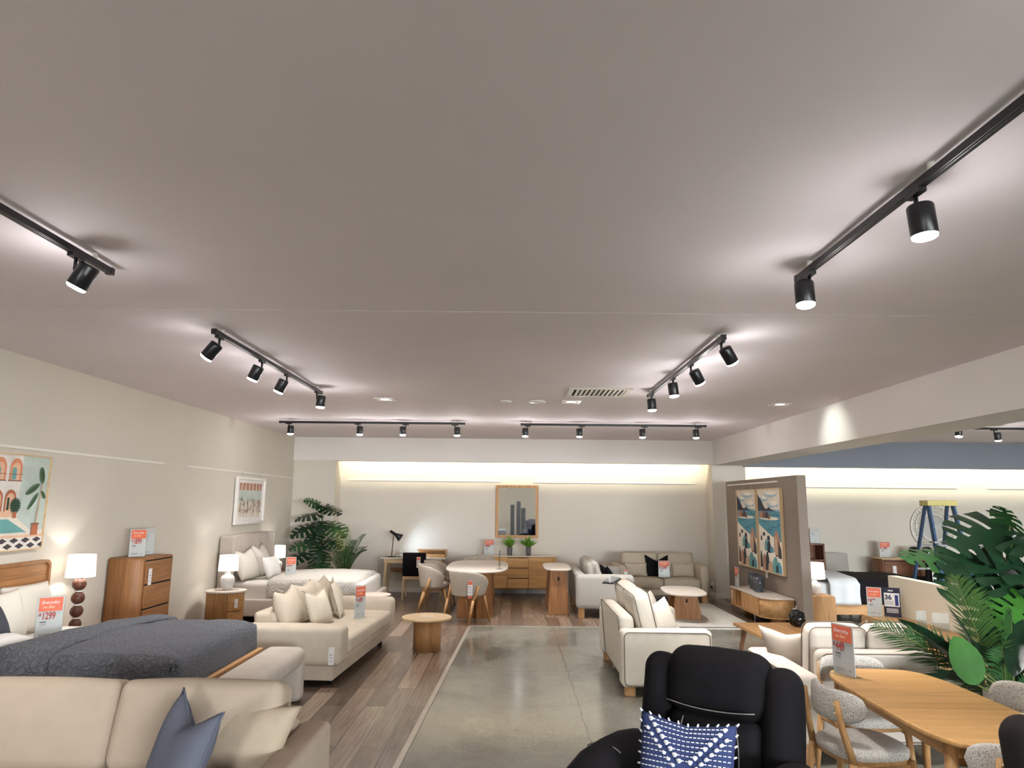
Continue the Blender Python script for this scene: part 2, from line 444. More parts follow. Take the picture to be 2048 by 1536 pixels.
def text_mesh(name, s, size, mat, parent, loc, rot=(PI/2, 0, 0), shear=0.0, bold=0.0, xs=1.0):
    cu = bpy.data.curves.new(name, 'FONT'); cu.body = s; cu.size = size; cu.shear = shear; cu.offset = bold; cu.extrude = 0.0004
    t = bpy.data.objects.new(name, cu); COL.objects.link(t)
    dg = bpy.context.evaluated_depsgraph_get(); me = bpy.data.meshes.new_from_object(t.evaluated_get(dg))
    bpy.data.objects.remove(t); bpy.data.curves.remove(cu)
    me.materials.clear(); me.materials.append(mat)
    o = bpy.data.objects.new(name, me); COL.objects.link(o); o.parent = parent; o.location = loc; o.rotation_euler = rot; o.scale = (xs, 1, 1)
    return o
def rr_pts(x0, x1, y0, y1, r, n=6, p=None):
    """rounded rectangle outline, counter-clockwise"""
    out = []
    for cx, cy, a0 in ((x1-r, y0+r, -90), (x1-r, y1-r, 0), (x0+r, y1-r, 90), (x0+r, y0+r, 180)):
        for i in range(n+1):
            a = R(a0+90*i/n); out.append((cx+r*math.cos(a), cy+r*math.sin(a)))
    return out
def super_pts(a, b, e, n=48, c=(0, 0)):
    out = []
    for i in range(n):
        t = 2*PI*i/n; ct, st = math.cos(t), math.sin(t)
        out.append((c[0]+a*math.copysign(abs(ct)**(2/e), ct), c[1]+b*math.copysign(abs(st)**(2/e), st)))
    return out

# ------------------------------------------------------------------ soft goods
def pillow_mb(w, h, t, dent=0.0, seed=0, nz=0.006, n=18, pinch=0.05):
    """cushion standing in the local XZ plane, bottom edge at z=0, front towards -Y"""
    mb = MB()
    def pt(i, j, sgn):
        u, v = -1+2*i/n, -1+2*j/n
        e = max(0.0, (1-abs(u)**2.6)*(1-abs(v)**2.6))
        y = sgn*t/2*e**0.55
        k = 1-pinch*((1-u*u)*abs(v)**3)  # sides drawn in between the corners
        k2 = 1-pinch*((1-v*v)*abs(u)**3)
        x, z = u*w/2*k2, v*h/2*k
        d = dent*(1-abs(u))**1.1*max(0, v)**1.3
        z -= d; y *= 1-0.5*d/max(dent, 1e-6)*0.8 if dent else 1
        q = Vector((x, y, z+h/2))
        if e > 0: q += noise.noise_vector(Vector((x*5+seed*3.1, sgn*2+seed, z*5)))*nz*(1+e)
        return q
    vs = []; idx = {}
    for s in (-1, 1):
        for i in range(n+1):
            for j in range(n+1):
                edge = i in (0, n) or j in (0, n)
                key = (i, j, 0 if edge else s)
                if key not in idx: idx[key] = len(vs); vs.append(pt(i, j, 0 if edge else s))
    g = lambda i, j, s: idx[(i, j, 0 if (i in (0, n) or j in (0, n)) else s)]
    fs = []
    for i in range(n):
        for j in range(n):
            fs.append((g(i, j, -1), g(i+1, j, -1), g(i+1, j+1, -1), g(i, j+1, -1)))
            fs.append((g(i, j, 1), g(i, j+1, 1), g(i+1, j+1, 1), g(i+1, j, 1)))
    mb.geo(vs, fs)
    edge = [vs[g(i, 0, 1)] for i in range(n)]+[vs[g(n, j, 1)] for j in range(n)]+[vs[g(n-i, n, 1)] for i in range(n)]+[vs[g(0, n-j, 1)] for j in range(n)]
    return mb, edge
def pillow(name, label, mat, loc, rot, w=0.45, h=0.45, t=0.16, dent=0.0, seed=0, trim=None, trim_mat=None, group=None, cat='cushion', nz=0.006):
    mb, edge = pillow_mb(w, h, t, dent, seed, nz)
    o = mb.build(name, mat); place(o, loc, rot); tag(o, label, cat, group)
    if trim == 'piping':
        MB().tube(edge, 0.005, 6, closed=True).build('piping', trim_mat or mat, o)
    elif trim == 'frill':
        f = MB(); m = len(edge); c = Vector((0, 0, h/2)); ins = []; out = []
        vs = []; fs = []
        for k in range(m*3):
            a = edge[(k//3) % m].lerp(edge[(k//3+1) % m], (k % 3)/3); d = (a-c); d.y = 0; d.normalize()
            wv = 0.012*math.sin(k*1.9+seed)
            vs += [a-d*0.008, a+d*0.028+Vector((0, wv, 0))]
        mm = m*3
        for k in range(mm): fs.append((2*k, 2*((k+1) % mm), 2*((k+1) % mm)+1, 2*k+1))
        f.geo(vs, fs).build('frill', trim_mat or mat, o)
    return o
def loop_rect(x0, x1, z0, z1, y, r=0.04, n=4):
    return [(x, y, z) for x, z in rr_pts(x0, x1, z0, z1, r, n)]
# ------------------------------------------------------------------ the shell
CZ = 3.14
tx = lambda y: -0.62-0.0314*(11.05-y)          # the trim between timber and concrete
struct('floor', MB().geo([(tx(-9), -9, 0), (14, -9, 0), (14, 15.2, 0), (4.3, 15.2, 0), (4.3, 11.05, 0), (tx(11.05), 11.05, 0)],
       [(0, 1, 2, 3, 4, 5)], False).geo([(-5, -9, -0.1), (14, -9, -0.1), (14, 15.2, -0.1), (-5, 15.2, -0.1)], [(3, 2, 1, 0)], False), CONC, 'polished concrete aisle floor')
struct('floor', MB().geo([(-4.5, -9, 0), (tx(-9), -9, 0), (tx(11.05), 11.05, 0), (4.3, 11.05, 0), (4.3, 15.0, 0), (-4.5, 15.0, 0)],
       [(0, 1, 2, 3, 4, 5)], False), FLOORW, 'grey brown timber plank floor')
t = MB(); t.M = Matrix.Translation((0, 0, 0))
for dx0, dx1 in ((-0.022, 0.022),):
    t.geo([(tx(-9)+dx0, -9, 0.0005), (tx(-9)+dx1, -9, 0.0005), (tx(11.05)+dx1, 11.05-0.02, 0.0005), (tx(11.05)+dx0, 11.05+0.02, 0.0005),
           (tx(-9)+dx0, -9, 0.007), (tx(-9)+dx1, -9, 0.007), (tx(11.05)+dx1, 11.05-0.02, 0.007), (tx(11.05)+dx0, 11.05+0.02, 0.007)],
          [(4, 5, 6, 7), (0, 4, 7, 3), (1, 2, 6, 5), (0, 1, 5, 4)], False)
t.box(tx(11.05), 4.3, 11.03, 11.07, 0.0005, 0.007)
struct('trim_1', t, plain('aluminium_floor_trim', srgb(196, 188, 176), 0.35, 0.6), 'aluminium trim strip between timber and concrete')

c = MB().box(-4.65, 14, -9, 4.65, CZ, CZ+0.05).box(-4.65, 14, 4.668, 15.2, CZ, CZ+0.05).box(-4.65, 14, -9, 15.2, CZ+0.06, CZ+0.1)
struct('ceiling', c, CEIL)
struct('trim_2', MB().box(-4.5, 4.12, 4.65, 4.668, CZ+0.012, CZ+0.05), DARK, 'dark joint line across the ceiling')
struct('wall_left', MB().box(-4.65, -4.5, -9, 15.2, 0, CZ), WALL)
struct('wall_back', MB().box(-4.5, 4.3, 15.0, 15.2, 0, CZ), WALL)
struct('wall_back', MB().box(4.3, 14, 15.0, 15.2, 0, CZ), WALL)
struct('wall_front', MB().box(-4.65, 14, -9.2, -9, 2.8, CZ).box(-4.65, 14, -9.2, -9, 0, 0.1).box(-4.65, -4.3, -9.2, -9, 0.1, 2.8).box(-2.6, 3.4, -9.2, -9, 0.1, 2.8).box(13.7, 14, -9.2, -9, 0.1, 2.8), WALL)
w1 = MB()
for k, (x0, x1, n) in enumerate(((-4.3, -2.6, 1), (3.4, 13.7, 4))):
    w1 = MB()
    for i in range(n+1): x = x0+(x1-x0)*i/n; w1.box(x-0.03, x+0.03, -9.13, -9.07, 0.1, 2.8)
    w1.box(x0, x1, -9.13, -9.07, 2.74, 2.8).box(x0, x1, -9.13, -9.07, 0.1, 0.16)
    o = struct('fill_window_%d' % (k+1), w1, BLACK)  # unseen shopfront glazing, added so daylight fills the room
    g = MB().box(x0, x1, -9.104, -9.098, 0.16, 2.74).build('glass', CLEAR, o)
struct('pavement', MB().box(-30, 40, -40, -9.2, -0.12, -0.02), CONC)
struct('wall_right', MB().box(14, 14.2, -9.2, 15.2, 0, CZ), WALL)
struct('pillar_left', MB().box(-4.5, -3.64, 14.5, 15.0, 0, CZ), WALL)
struct('pillar_right', MB().box(4.10, 4.79, 14.5, 15.0, 0, CZ), WALL)
struct('bulkhead_back', MB().box(-4.5, 4.12, 14.44, 14.5, 2.665, CZ).box(-3.64, 4.10, 14.5, 14.70, 2.665, 2.695), BEAMP)
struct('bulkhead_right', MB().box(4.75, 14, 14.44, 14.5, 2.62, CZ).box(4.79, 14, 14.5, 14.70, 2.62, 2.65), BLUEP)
struct('beam', MB().box(4.12, 4.75, -9, 14.44, 2.64, CZ), BEAMP)
struct('partition', MB().box(4.30, 4.44, 10.69, 14.25, 0, 2.30), TAUPE, 'taupe freestanding display partition', 0.004)
struct('partition', MB().box(5.0, 5.12, 7.1, 9.6, 0, 0.94), CREAMP, 'cream half height partition', 0.004)
struct('baseboard_back', MB().box(-3.64, 4.10, 14.985, 15.0, 0, 0.09), WHITEP)
struct('baseboard_right', MB().box(4.10, 4.3, 14.486, 14.5, 0, 0.09).box(4.088, 4.10, 14.486, 14.985, 0, 0.09), WHITEP)
struct('baseboard_left', MB().box(-4.5, -4.486, -9, 14.5, 0, 0.09), WHITEP)

# ------------------------------------------------------------------ picture rails
def rail(label, x0, x1, y0, y1, z):
    o = MB().box(x0, x1, y0, y1, z-0.012, z+0.012).build('picture_rail', WHITEP, None, 0.002)
    tag(o, label, 'picture rail', 'picture hanging rails')
rail('white picture rail on left wall above the pool painting', -4.5, -4.485, 3.6, 9.08, 2.30)
rail('white picture rail on left wall above the beach print', -4.5, -4.485, 9.75, 14.45, 2.30)
rail('white picture rail on back wall, left of the oak mirror', -3.48, -0.24, 14.985, 15.0, 2.29)
rail('white picture rail on back wall, right of the oak mirror', 0.44, 3.88, 14.985, 15.0, 2.28)
rail('long picture rail on far right back wall beside the taupe partition', 5.2, 9.44, 14.985, 15.0, 2.24)
rail('picture rail at the right edge of the far back wall', 10.07, 13.2, 14.985, 15.0, 2.24)
rail('white picture rail along the top of the taupe partition', 4.285, 4.30, 11.45, 14.1, 2.225)

# ------------------------------------------------------------------ track lights
def make_track(label, a, b):
    """a, b: ends on the ceiling (x, y)"""
    a, b = Vector((a[0], a[1], 0)), Vector((b[0], b[1], 0)); L = (b-a).length; ang = math.atan2(b.y-a.y, b.x-a.x)
    t = thing('light_track', label, 'light track', (a.x, a.y, CZ), ang, 'ceiling light tracks')
    MB().box(0, L, -0.017, 0.017, -0.065, -0.032).box(0.03, L-0.03, -0.006, 0.006, -0.067, -0.060).build('track_rail', BLACK, t, 0.002)
    n = max(2, int(L/1.0))
    for i in range(n):
        x = 0.15+(L-0.3)*i/(n-1)
        MB().cyl((x, 0, -0.034), (x, 0, 0.0), 0.014, None, 10).build('ceiling_mount', WHITEP, t)
    for x in (0, L):
        MB().box(x-0.015, x+0.015, -0.019, 0.019, -0.068, -0.03).build('end_cap', BLACK, t)
    return t
def make_spot(label, x, y, tilt, az, W=1.0, off=(0.05, 0), power=True, along=1):
    """head under the rail at x, y; tilt from straight down towards azimuth az"""
    t = thing('track_spotlight', label, 'spotlight', (x, y, CZ-0.065), 0, 'track spotlights')
    d = Vector((math.sin(tilt)*math.cos(az), math.sin(tilt)*math.sin(az), -math.cos(tilt)))
    ctr = Vector((off[0], off[1], -0.108))
    Rm = d.to_track_quat('-Z', 'Y').to_matrix().to_4x4(); Rm.translation = ctr
    b = MB(); b.box(*((-0.016, 0.016, -0.05, 0.05) if abs(y-11.2) > 0.1 and abs(y-10.6) > 0.01 and y != 8.4 else (-0.05, 0.05, -0.016, 0.016)), -0.018, 0.002)
    b.tube([(0, 0, -0.01), (0, 0, -0.05), tuple(ctr+Vector((-off[0]*1.0, -off[1]*1.0, 0.03)))], 0.009, 8)
    b.tube([tuple(ctr+Vector((-off[0]*1.0, -off[1]*1.0, 0.03))), tuple(ctr+Vector((0, 0, 0.02)))], 0.011, 8)
    b.build('bracket', BLACK, t)
    h = MB(); h.M = Rm
    h.lathe([(0.0, 0.062), (0.043, 0.062), (0.048, 0.057), (0.050, 0.05), (0.050, -0.062), (0.047, -0.066), (0.045, -0.066)], 28, cap=False)
    h.build('lamp_head', BLACK, t)
    l = MB(); l.M = Rm
    l.lathe([(0.0, -0.083), (0.036, -0.081), (0.046, -0.075), (0.048, -0.064)], 24, cap=False).build('lens', LENS, t)
    if power:
        sd = bpy.data.lights.new('spot_beam', 'SPOT'); sd.energy = SPOT_W*W; sd.spot_size = R(92); sd.spot_blend = 0.85
        sd.shadow_soft_size = 0.05; sd.color = (1.0, 0.98, 0.965)
        so = bpy.data.objects.new('spot_beam', sd); COL.objects.link(so); so.parent = t
        gd = bpy.data.lights.new('lens_glow', 'POINT'); gd.energy = GLOW_W*min(W, 1.0)*math.cos(tilt)**3; gd.shadow_soft_size = 0.045; gd.color = (1.0, 0.965, 0.95)
        go = bpy.data.objects.new('lens_glow', gd); COL.objects.link(go); go.parent = t; go.location = ctr+d*0.13
        so.location = ctr+d*0.10; so.rotation_euler = d.to_track_quat('-Z', 'Y').to_euler()
    return t
XL, XR = -2.24, 1.58
make_track('black ceiling track at the upper left edge of the photo', (XL, -6.5), (XL, 3.72))
make_track('black ceiling track on the left beyond the ceiling joint, four spotlights', (XL, 5.10), (XL, 8.06))
make_track('black ceiling track running from upper right edge towards the joint', (XR, -6.5), (XR, 3.74))
make_track('black ceiling track on the right beyond the ceiling joint, four spotlights', (XR, 5.14), (XR, 8.08))
make_track('left black track across the room before the back bulkhead', (-3.74, 11.2), (-0.78, 11.2))
make_track('right black track across the room before the back bulkhead', (0.14, 11.23), (3.10, 11.23))
make_track('black ceiling track over the far right display area', (7.25, 11.2), (10.2, 11.2))
make_spot('tilted spotlight at the front end of the upper left track', XL, 3.42, R(28), PI, 1.2)
nth = ['first', 'second', 'third', 'fourth']
for i, (y, tl) in enumerate(((5.2, 38), (6.12, 24), (6.82, 24), (7.9, 4))):
    make_spot('%s spotlight from the near end of the left four-lamp track' % nth[i], XL, y, R(tl), PI*0.97, (0.5, 0.6, 0.7, 1.2)[i], (-0.05 if i < 3 else 0.05, 0))
make_spot('large spotlight hanging nearest on the upper right track', XR, 2.60, R(4), 0, 0.8, (0.03, 0.02))
make_spot('spotlight at the far end of the upper right track', XR, 3.6, R(6), R(-100), 0.8, (-0.03, 0.0))
for i, (y, tl) in enumerate(((5.2, 36), (6.12, 33), (6.82, 6), (7.9, 3))):
    make_spot('%s spotlight from the near end of the right four-lamp track' % nth[i], XR, y, R(tl), R(28 if i < 2 else -8), (2.3, 2.0, 1.0, 1.0)[i], (0.05 if i < 2 else 0.0, 0))
for i, x in enumerate((-3.60, -2.49, -1.72, -0.93)):
    make_spot('%s spotlight from the left on the left back track' % nth[i], x, 11.2, R(2), R(-90), (0.7, 0.8, 1.1, 1.1)[i], (0.04 if i != 2 else -0.04, -0.02))
for i, x in enumerate((0.24, 1.11, 2.12, 2.98)):
    make_spot('%s spotlight from the left on the right back track' % nth[i], x, 11.23, R(2), R(-90), (1.1, 0.8, 1.2, 1.2)[i], (-0.04, -0.02))
make_spot('spotlight on the track over the far right display', 7.72, 11.2, R(3), 0, 0.9)
make_track('short black ceiling track half hidden behind the right beam', (5.6, 10.6), (7.0, 10.6))
make_spot('spotlight head half hidden behind the right beam', 6.72, 10.6, R(8), R(200), 0.9)
make_track('added ceiling track out of sight above the right beam', (5.4, 8.4), (9.9, 8.4))  # hidden track added to carry the fill spotlights
for x, y in ((9.6, 11.2), (5.8, 8.4), (7.0, 8.4), (8.2, 8.4), (9.4, 8.4)):  # unseen spotlights added to brighten the right display area
    make_spot('added fill spotlight outside the frame over the right display area', x, y, R(22), R(90), 2.6)
# the same two tracks carry on overhead and behind the photographer
for i, y in enumerate((1.2, -0.8, -3.0, -5.5)):
    make_spot('spotlight overhead on the left track, out of the frame', XL, y, R(14), PI, 2.0 if y < -5 else 0.6)
    make_spot('spotlight overhead on the right track, out of the frame', XR, y, R(10), R(20), 2.0 if y < -5 else 0.6)

# ------------------------------------------------------------------ recessed fittings
def downlight(label, x, y, rz):
    t = thing('recessed_downlight', label, 'downlight', (x, y, CZ), rz, 'recessed square downlights')
    f = MB()
    for (x0, x1, y0, y1) in ((-0.12, 0.12, -0.12, -0.085), (-0.12, 0.12, 0.085, 0.12), (-0.12, -0.085, -0.085, 0.085), (0.085, 0.12, -0.085, 0.085)):
        f.box(x0, x1, y0, y1, -0.012, 0.0)
    f.build('frame', WHITEP, t, 0.002)
    MB().lathe([(0.085, -0.004), (0.08, -0.010), (0.062, -0.008)], 24, cap=False).build('gimbal_ring', CHROME, t)
    MB().lathe([(0.0, -0.012), (0.06, -0.006)], 20, cap=False).build('lens', LENS, t)
    d = bpy.data.lights.new('downlight_beam', 'SPOT'); d.energy = SPOT_W*0.5; d.spot_size = R(80); d.spot_blend = 0.8; d.color = (1, 0.95, 0.88); d.shadow_soft_size = 0.05
    o = bpy.data.objects.new('downlight_beam', d); COL.objects.link(o); o.parent = t; o.location = (0, 0, -0.03)
    return t
downlight('lit square downlight left of centre on the ceiling', -1.64, 8.87, R(0))
downlight('lit square downlight in front of the air vent', 0.75, 8.94, R(0))
dl = downlight('lit square downlight nearest the right beam', 3.46, 8.99, R(0))
d = bpy.data.lights.new('gimbal_beam', 'SPOT'); d.energy = 11; d.spot_size = R(85); d.spot_blend = 1.0; d.color = (0.95, 1, 0.9); d.shadow_soft_size = 0.04
o = bpy.data.objects.new('gimbal_beam', d); COL.objects.link(o); o.parent = dl; o.location = (0.02, 0, -0.03)
o.rotation_euler = Vector((0.66, -0.05, -0.42)).to_track_quat('-Z', 'Y').to_euler()
v = thing('air_vent', 'cream rectangular air vent grille on the ceiling', 'air vent', (1.0, 8.14, CZ))
VENT = plain('vent_enamel', srgb(206, 200, 190), 0.4)
f = MB()
for (x0, x1, y0, y1) in ((-0.36, 0.36, -0.31, -0.25), (-0.36, 0.36, 0.25, 0.31), (-0.36, -0.30, -0.25, 0.25), (0.30, 0.36, -0.25, 0.25)):
    f.box(x0, x1, y0, y1, -0.016, 0.0)
f.build('frame', VENT, v, 0.003)
MB().box(-0.30, 0.30, -0.25, 0.25, -0.003, 0.0).build('backing', DARK, v)
sl = MB()
for i in range(11):
    x = -0.27+0.054*i; sl.geo([(x, -0.25, -0.014), (x, 0.25, -0.014), (x+0.042, 0.25, -0.004), (x+0.042, -0.25, -0.004)], [(0, 1, 2, 3)], False)
sl.build('louvre', VENT, v)
for nm, x, rad, lab in (('ceiling_sensor', -0.09, 0.075, 'small round ceiling sensor, left of two discs'), ('ceiling_speaker', 0.31, 0.11, 'larger round ceiling disc beside the air vent')):
    tag(MB().lathe([(rad, 0.0), (rad, -0.012), (rad*0.8, -0.02), (0.0, -0.022)], 24, (x, 8.94, CZ), False).build(nm, WHITEP), lab, 'ceiling disc')

# ------------------------------------------------------------------ pictures
# 1. pool courtyard painting on the left wall; canvas in local coords: u right (world +Y), v up
A = {k: plain('painted_'+k, srgb(*c), 0.7, var=0.1) for k, c in dict(
    white=(226, 220, 212), terracotta=(214, 140, 104), rust=(176, 104, 74), teal=(104, 160, 158), aqua=(150, 190, 186),
    mint=(192, 204, 196), leaf=(76, 104, 72), leafd=(44, 72, 54), slate=(66, 62, 66), peach=(226, 182, 152), sky=(170, 190, 200),
    cloud=(224, 214, 200), navy=(46, 52, 68), sea=(86, 148, 166), seadeep=(60, 118, 140), brown=(134, 92, 76), rosy=(178, 134, 116), foam=(240, 232, 218), beige=(196, 168, 140)).items()}
class Paint:
    """layered flat shapes on one canvas mesh: material slot per colour"""
    def __init__(self): self.mb = MB(); self.mats = []; self.d = 0.0
    def poly(self, col, pts):
        m = A[col]
        if m not in self.mats: self.mats.append(m)
        self.mb.mat = self.mats.index(m); self.d += 0.00012
        self.mb.geo([(u, -self.d, v) for u, v in pts], [tuple(range(len(pts)))], False); return self
    def rect(self, col, u0, u1, v0, v1): return self.poly(col, [(u0, v0), (u1, v0), (u1, v1), (u0, v1)])
    def ell(self, col, u, v, a, b, rot=0, n=14):
        cr, sr = math.cos(rot), math.sin(rot)
        return self.poly(col, [(u+a*math.cos(2*PI*i/n)*cr-b*math.sin(2*PI*i/n)*sr, v+a*math.cos(2*PI*i/n)*sr+b*math.sin(2*PI*i/n)*cr) for i in range(n)])
    def arch(self, col, u0, u1, v0, v1):
        r = (u1-u0)/2; return self.poly(col, [(u0, v0), (u1, v0)]+[(u0+r+r*math.cos(R(a)), v1-r*1.1+r*1.1*math.sin(R(a))) for a in range(0, 181, 15)])
    def build(self, parent): return self.mb.build('painted_canvas', self.mats, parent)
def frame_mb(w, h, b, d):
    f = MB()
    for (x0, x1, z0, z1) in ((0, w, 0, b), (0, w, h-b, h), (0, b, b, h-b), (w-b, w, b, h-b)): f.box(x0, x1, -d, 0, z0, z1)
    return f
w, h = 1.80, 0.86
p = thing('framed_painting', 'large painting of a courtyard pool with arches and potted plant', 'painting', (-4.495, 5.0, 1.38), PI/2)
frame_mb(w, h, 0.012, 0.045).build('frame', OAKL[0], p)
MB().box(0.01, w-0.01, -0.03, -0.002, 0.01, h-0.01).build('backing_board', CARD, p)
q = Paint(); q.d = 0.031; W0 = w-0.012
q.rect('white', 0.012, W0, 0.012, h-0.012).rect('mint', 1.42, W0, 0.18, h-0.012)
for u in (0.2, 0.55, 0.85, 1.06, 1.26):
    q.arch('terracotta', u, u+0.155, 0.62, 0.82); q.arch('peach', u+0.025, u+0.13, 0.62, 0.78)
    q.arch('teal', u+0.03, u+0.085, 0.63, 0.74); q.rect('brown', u-0.01, u+0.165, 0.615, 0.625); q.rect('brown', u-0.01, u+0.165, 0.675, 0.68)
for u in (0.25, 0.62, 0.9, 1.07, 1.235):
    q.arch('rust', u, u+0.14, 0.33, 0.54); q.arch('peach', u+0.02, u+0.12, 0.33, 0.51); q.rect('leafd', u+0.03, u+0.06, 0.36, 0.47)
q.rect('peach', 0.012, 1.4, 0.30, 0.35)
q.poly('cloud', [(0.012, 0.30), (1.4, 0.30), (1.62, 0.17), (1.6, 0.13), (0.012, 0.13)]).poly('teal', [(0.012, 0.28), (1.3, 0.28), (1.56, 0.16), (0.012, 0.15)]).poly('aqua', [(0.7, 0.28), (1.0, 0.28), (1.1, 0.16), (0.6, 0.15)])
q.rect('peach', 0.012, W0, 0.115, 0.135).rect('white', 0.012, W0, 0.012, 0.115)
for i in range(12):
    for j in range(2):
        u = 0.06+0.15*i+0.075*j; v = 0.09-0.05*j
        q.poly('slate', [(max(0.013, u-0.06), v), (u, v-0.026), (min(W0, u+0.06), v), (u, min(0.114, v+0.026))])
q.rect('rust', 1.62, 1.71, 0.13, 0.235).rect('brown', 1.61, 1.72, 0.225, 0.24).poly('beige', [(1.66, 0.24), (1.68, 0.24), (1.715, 0.62), (1.70, 0.62)])
for u, v, a, b, r in ((1.69, 0.68, 0.08, 0.035, 1.8), (1.58, 0.55, 0.10, 0.03, 0.5), (1.6, 0.44, 0.1, 0.022, 0.9), (1.73, 0.5, 0.05, 0.02, -0.8)):
    q.ell('leaf', u, v, a, b, r).ell('leafd', u+0.01, v, a*0.7, b*0.35, r)
for i in range(9): q.ell('leafd', 1.37, 0.40, 0.075, 0.012, i*0.7+0.3)
q.rect('rust', 1.35, 1.395, 0.29, 0.345)
q.build(p)
MB().box(0.9, 0.903, -0.012, -0.009, h, 0.92).build('hanging_wire', STEEL, p)

# 2. white framed beach print
p = thing('framed_print', 'white framed beach crowd print hanging above the winged bed', 'print', (-4.485, 11.45, 1.45), PI/2)
w, h = 1.30, 0.78
frame_mb(w, h, 0.045, 0.05).build('frame', WHITEP, p, 0.003)
MB().box(0.04, w-0.04, -0.02, -0.004, 0.04, h-0.04).build('mount_board', CARD, p)
q = Paint(); q.d = 0.021
q.rect('cloud', 0.14, w-0.14, 0.12, h-0.10).rect('mint', 0.14, w-0.14, 0.38, 0.56).rect('rosy', 0.14, w-0.14, 0.56, h-0.10)
for i in range(6): u = 0.14+(w-0.28)*(i+0.5)/6; q.poly('foam', [(u-0.012+(u-w/2)*-0.1, 0.68), (u+0.012+(u-w/2)*-0.1, 0.68), (u+0.014, 0.56), (u-0.014, 0.56)])
rnd = random.Random(4)
for i in range(110):
    u = rnd.uniform(0.16, w-0.16); v = 0.2+0.22*rnd.random()**1.3
    q.ell(rnd.choice(['brown', 'rosy', 'slate', 'white', 'rust', 'beige', 'sky']), u, v, 0.008, rnd.uniform(0.012, 0.05), 0, 7)
q.build(p)
MB().box(0.25, 0.253, -0.012, -0.009, h, h+0.07).box(w-0.253, w-0.25, -0.012, -0.009, h, h+0.07).build('hanging_wire', STEEL, p)

# 3. two tall seascapes on the partition (local u runs towards the camera: world -Y)
def seascape(label, y):
    p = thing('seascape_painting', label, 'painting', (4.295, y, 0.75), -PI/2, 'tall seascape paintings')
    w, h = 1.06, 1.37
    frame_mb(w, h, 0.018, 0.05).build('frame', OAKL[2], p)
    MB().box(0.015, w-0.015, -0.035, -0.004, 0.015, h-0.015).build('backing_board', CARD, p)
    q = Paint(); q.d = 0.036; a, b = 0.018, w-0.018
    q.rect('cloud', a, b, 0.98, h-0.018)
    for u, v, x, z in ((0.3, 1.2, 0.2, 0.05), (0.7, 1.1, 0.25, 0.06), (0.6, 1.26, 0.3, 0.04), (0.8, 1.02, 0.2, 0.03)): q.ell('sky', u, v, x, z).ell('foam', u+0.03, v+0.03, x*0.8, z*0.7)
    q.rect('sea', a, b, 0.52, 1.0).poly('navy', [(a, 1.0), (0.82, 1.0), (0.6, 1.03), (0.52, 1.07), (0.42, 1.03), (0.32, 1.05), (0.2, 1.16), (0.08, 1.24), (a, 1.28)])
    for i in range(9): q.ell('seadeep', 0.15+0.1*i, 0.62+0.04*((i*5) % 9), 0.16 if i not in (0, 8) else 0.1, 0.012)
    q.ell('foam', 0.5, 0.88, 0.46, 0.028)
    for u, v, x, z, cc in ((0.15, 0.94, 0.1, 0.06, 'rosy'), (0.28, 0.95, 0.08, 0.07, 'brown'), (0.42, 0.94, 0.1, 0.06, 'slate'), (0.52, 0.92, 0.06, 0.05, 'brown')): q.poly(cc, [(u-x, v-z), (u+x, v-z), (u+x*0.5, v+z*0.6), (u, v+z), (u-x*0.7, v+z*0.4)])
    q.poly('foam', [(a, 0.018), (b, 0.018), (b, 0.50), (0.8, 0.56), (0.6, 0.6), (0.4, 0.66), (0.2, 0.72), (a, 0.78)])
    for u, v, x, z, cc in ((0.25, 0.62, 0.06, 0.03, 'navy'), (0.12, 0.55, 0.04, 0.04, 'slate'), (0.45, 0.56, 0.07, 0.04, 'navy'), (0.35, 0.44, 0.1, 0.09, 'teal'), (0.46, 0.42, 0.09, 0.1, 'navy'), (0.58, 0.38, 0.08, 0.05, 'sea'),
                           (0.82, 0.52, 0.14, 0.17, 'rosy'), (0.86, 0.4, 0.12, 0.12, 'brown'), (0.78, 0.46, 0.07, 0.15, 'beige'), (0.93, 0.36, 0.07, 0.1, 'slate'),
                           (0.22, 0.15, 0.1, 0.14, 'rosy'), (0.36, 0.18, 0.09, 0.15, 'slate'), (0.5, 0.1, 0.12, 0.09, 'beige'), (0.72, 0.14, 0.14, 0.13, 'teal'), (0.86, 0.1, 0.12, 0.1, 'sea'), (0.78, 0.09, 0.06, 0.06, 'navy'), (0.08, 0.2, 0.05, 0.14, 'slate')):
        x = min(x, b-u, u-a)
        z0 = max(0.019, v-z)
        q.poly(cc, [(u-x, z0), (u+x, z0), (u+x*0.9, v+z*0.3), (u+x*0.4, v+z), (u-x*0.3, v+z*0.95), (u-x*0.85, v+z*0.4)])
    q.build(p)
    MB().box(0.3, 0.303, -0.008, -0.005, h, 1.475).box(w-0.303, w-0.3, -0.008, -0.005, h, 1.475).build('hanging_wire', STEEL, p)
seascape('tall rocky seascape nearer the pillar, left of the pair', 13.46)
seascape('tall rocky seascape nearer the camera, right of the pair', 12.32)

# 4. oak framed mirror
p = thing('wall_mirror', 'oak framed rectangular mirror above the sideboard', 'mirror', (-0.34, 14.995, 1.12))
w, h = 0.89, 1.09
frame_mb(w, h, 0.055, 0.045).build('frame', OAK[2], p, 0.003)
MB().box(0.05, w-0.05, -0.02, -0.004, 0.05, h-0.05).build('mirror_glass', MIRROR, p)
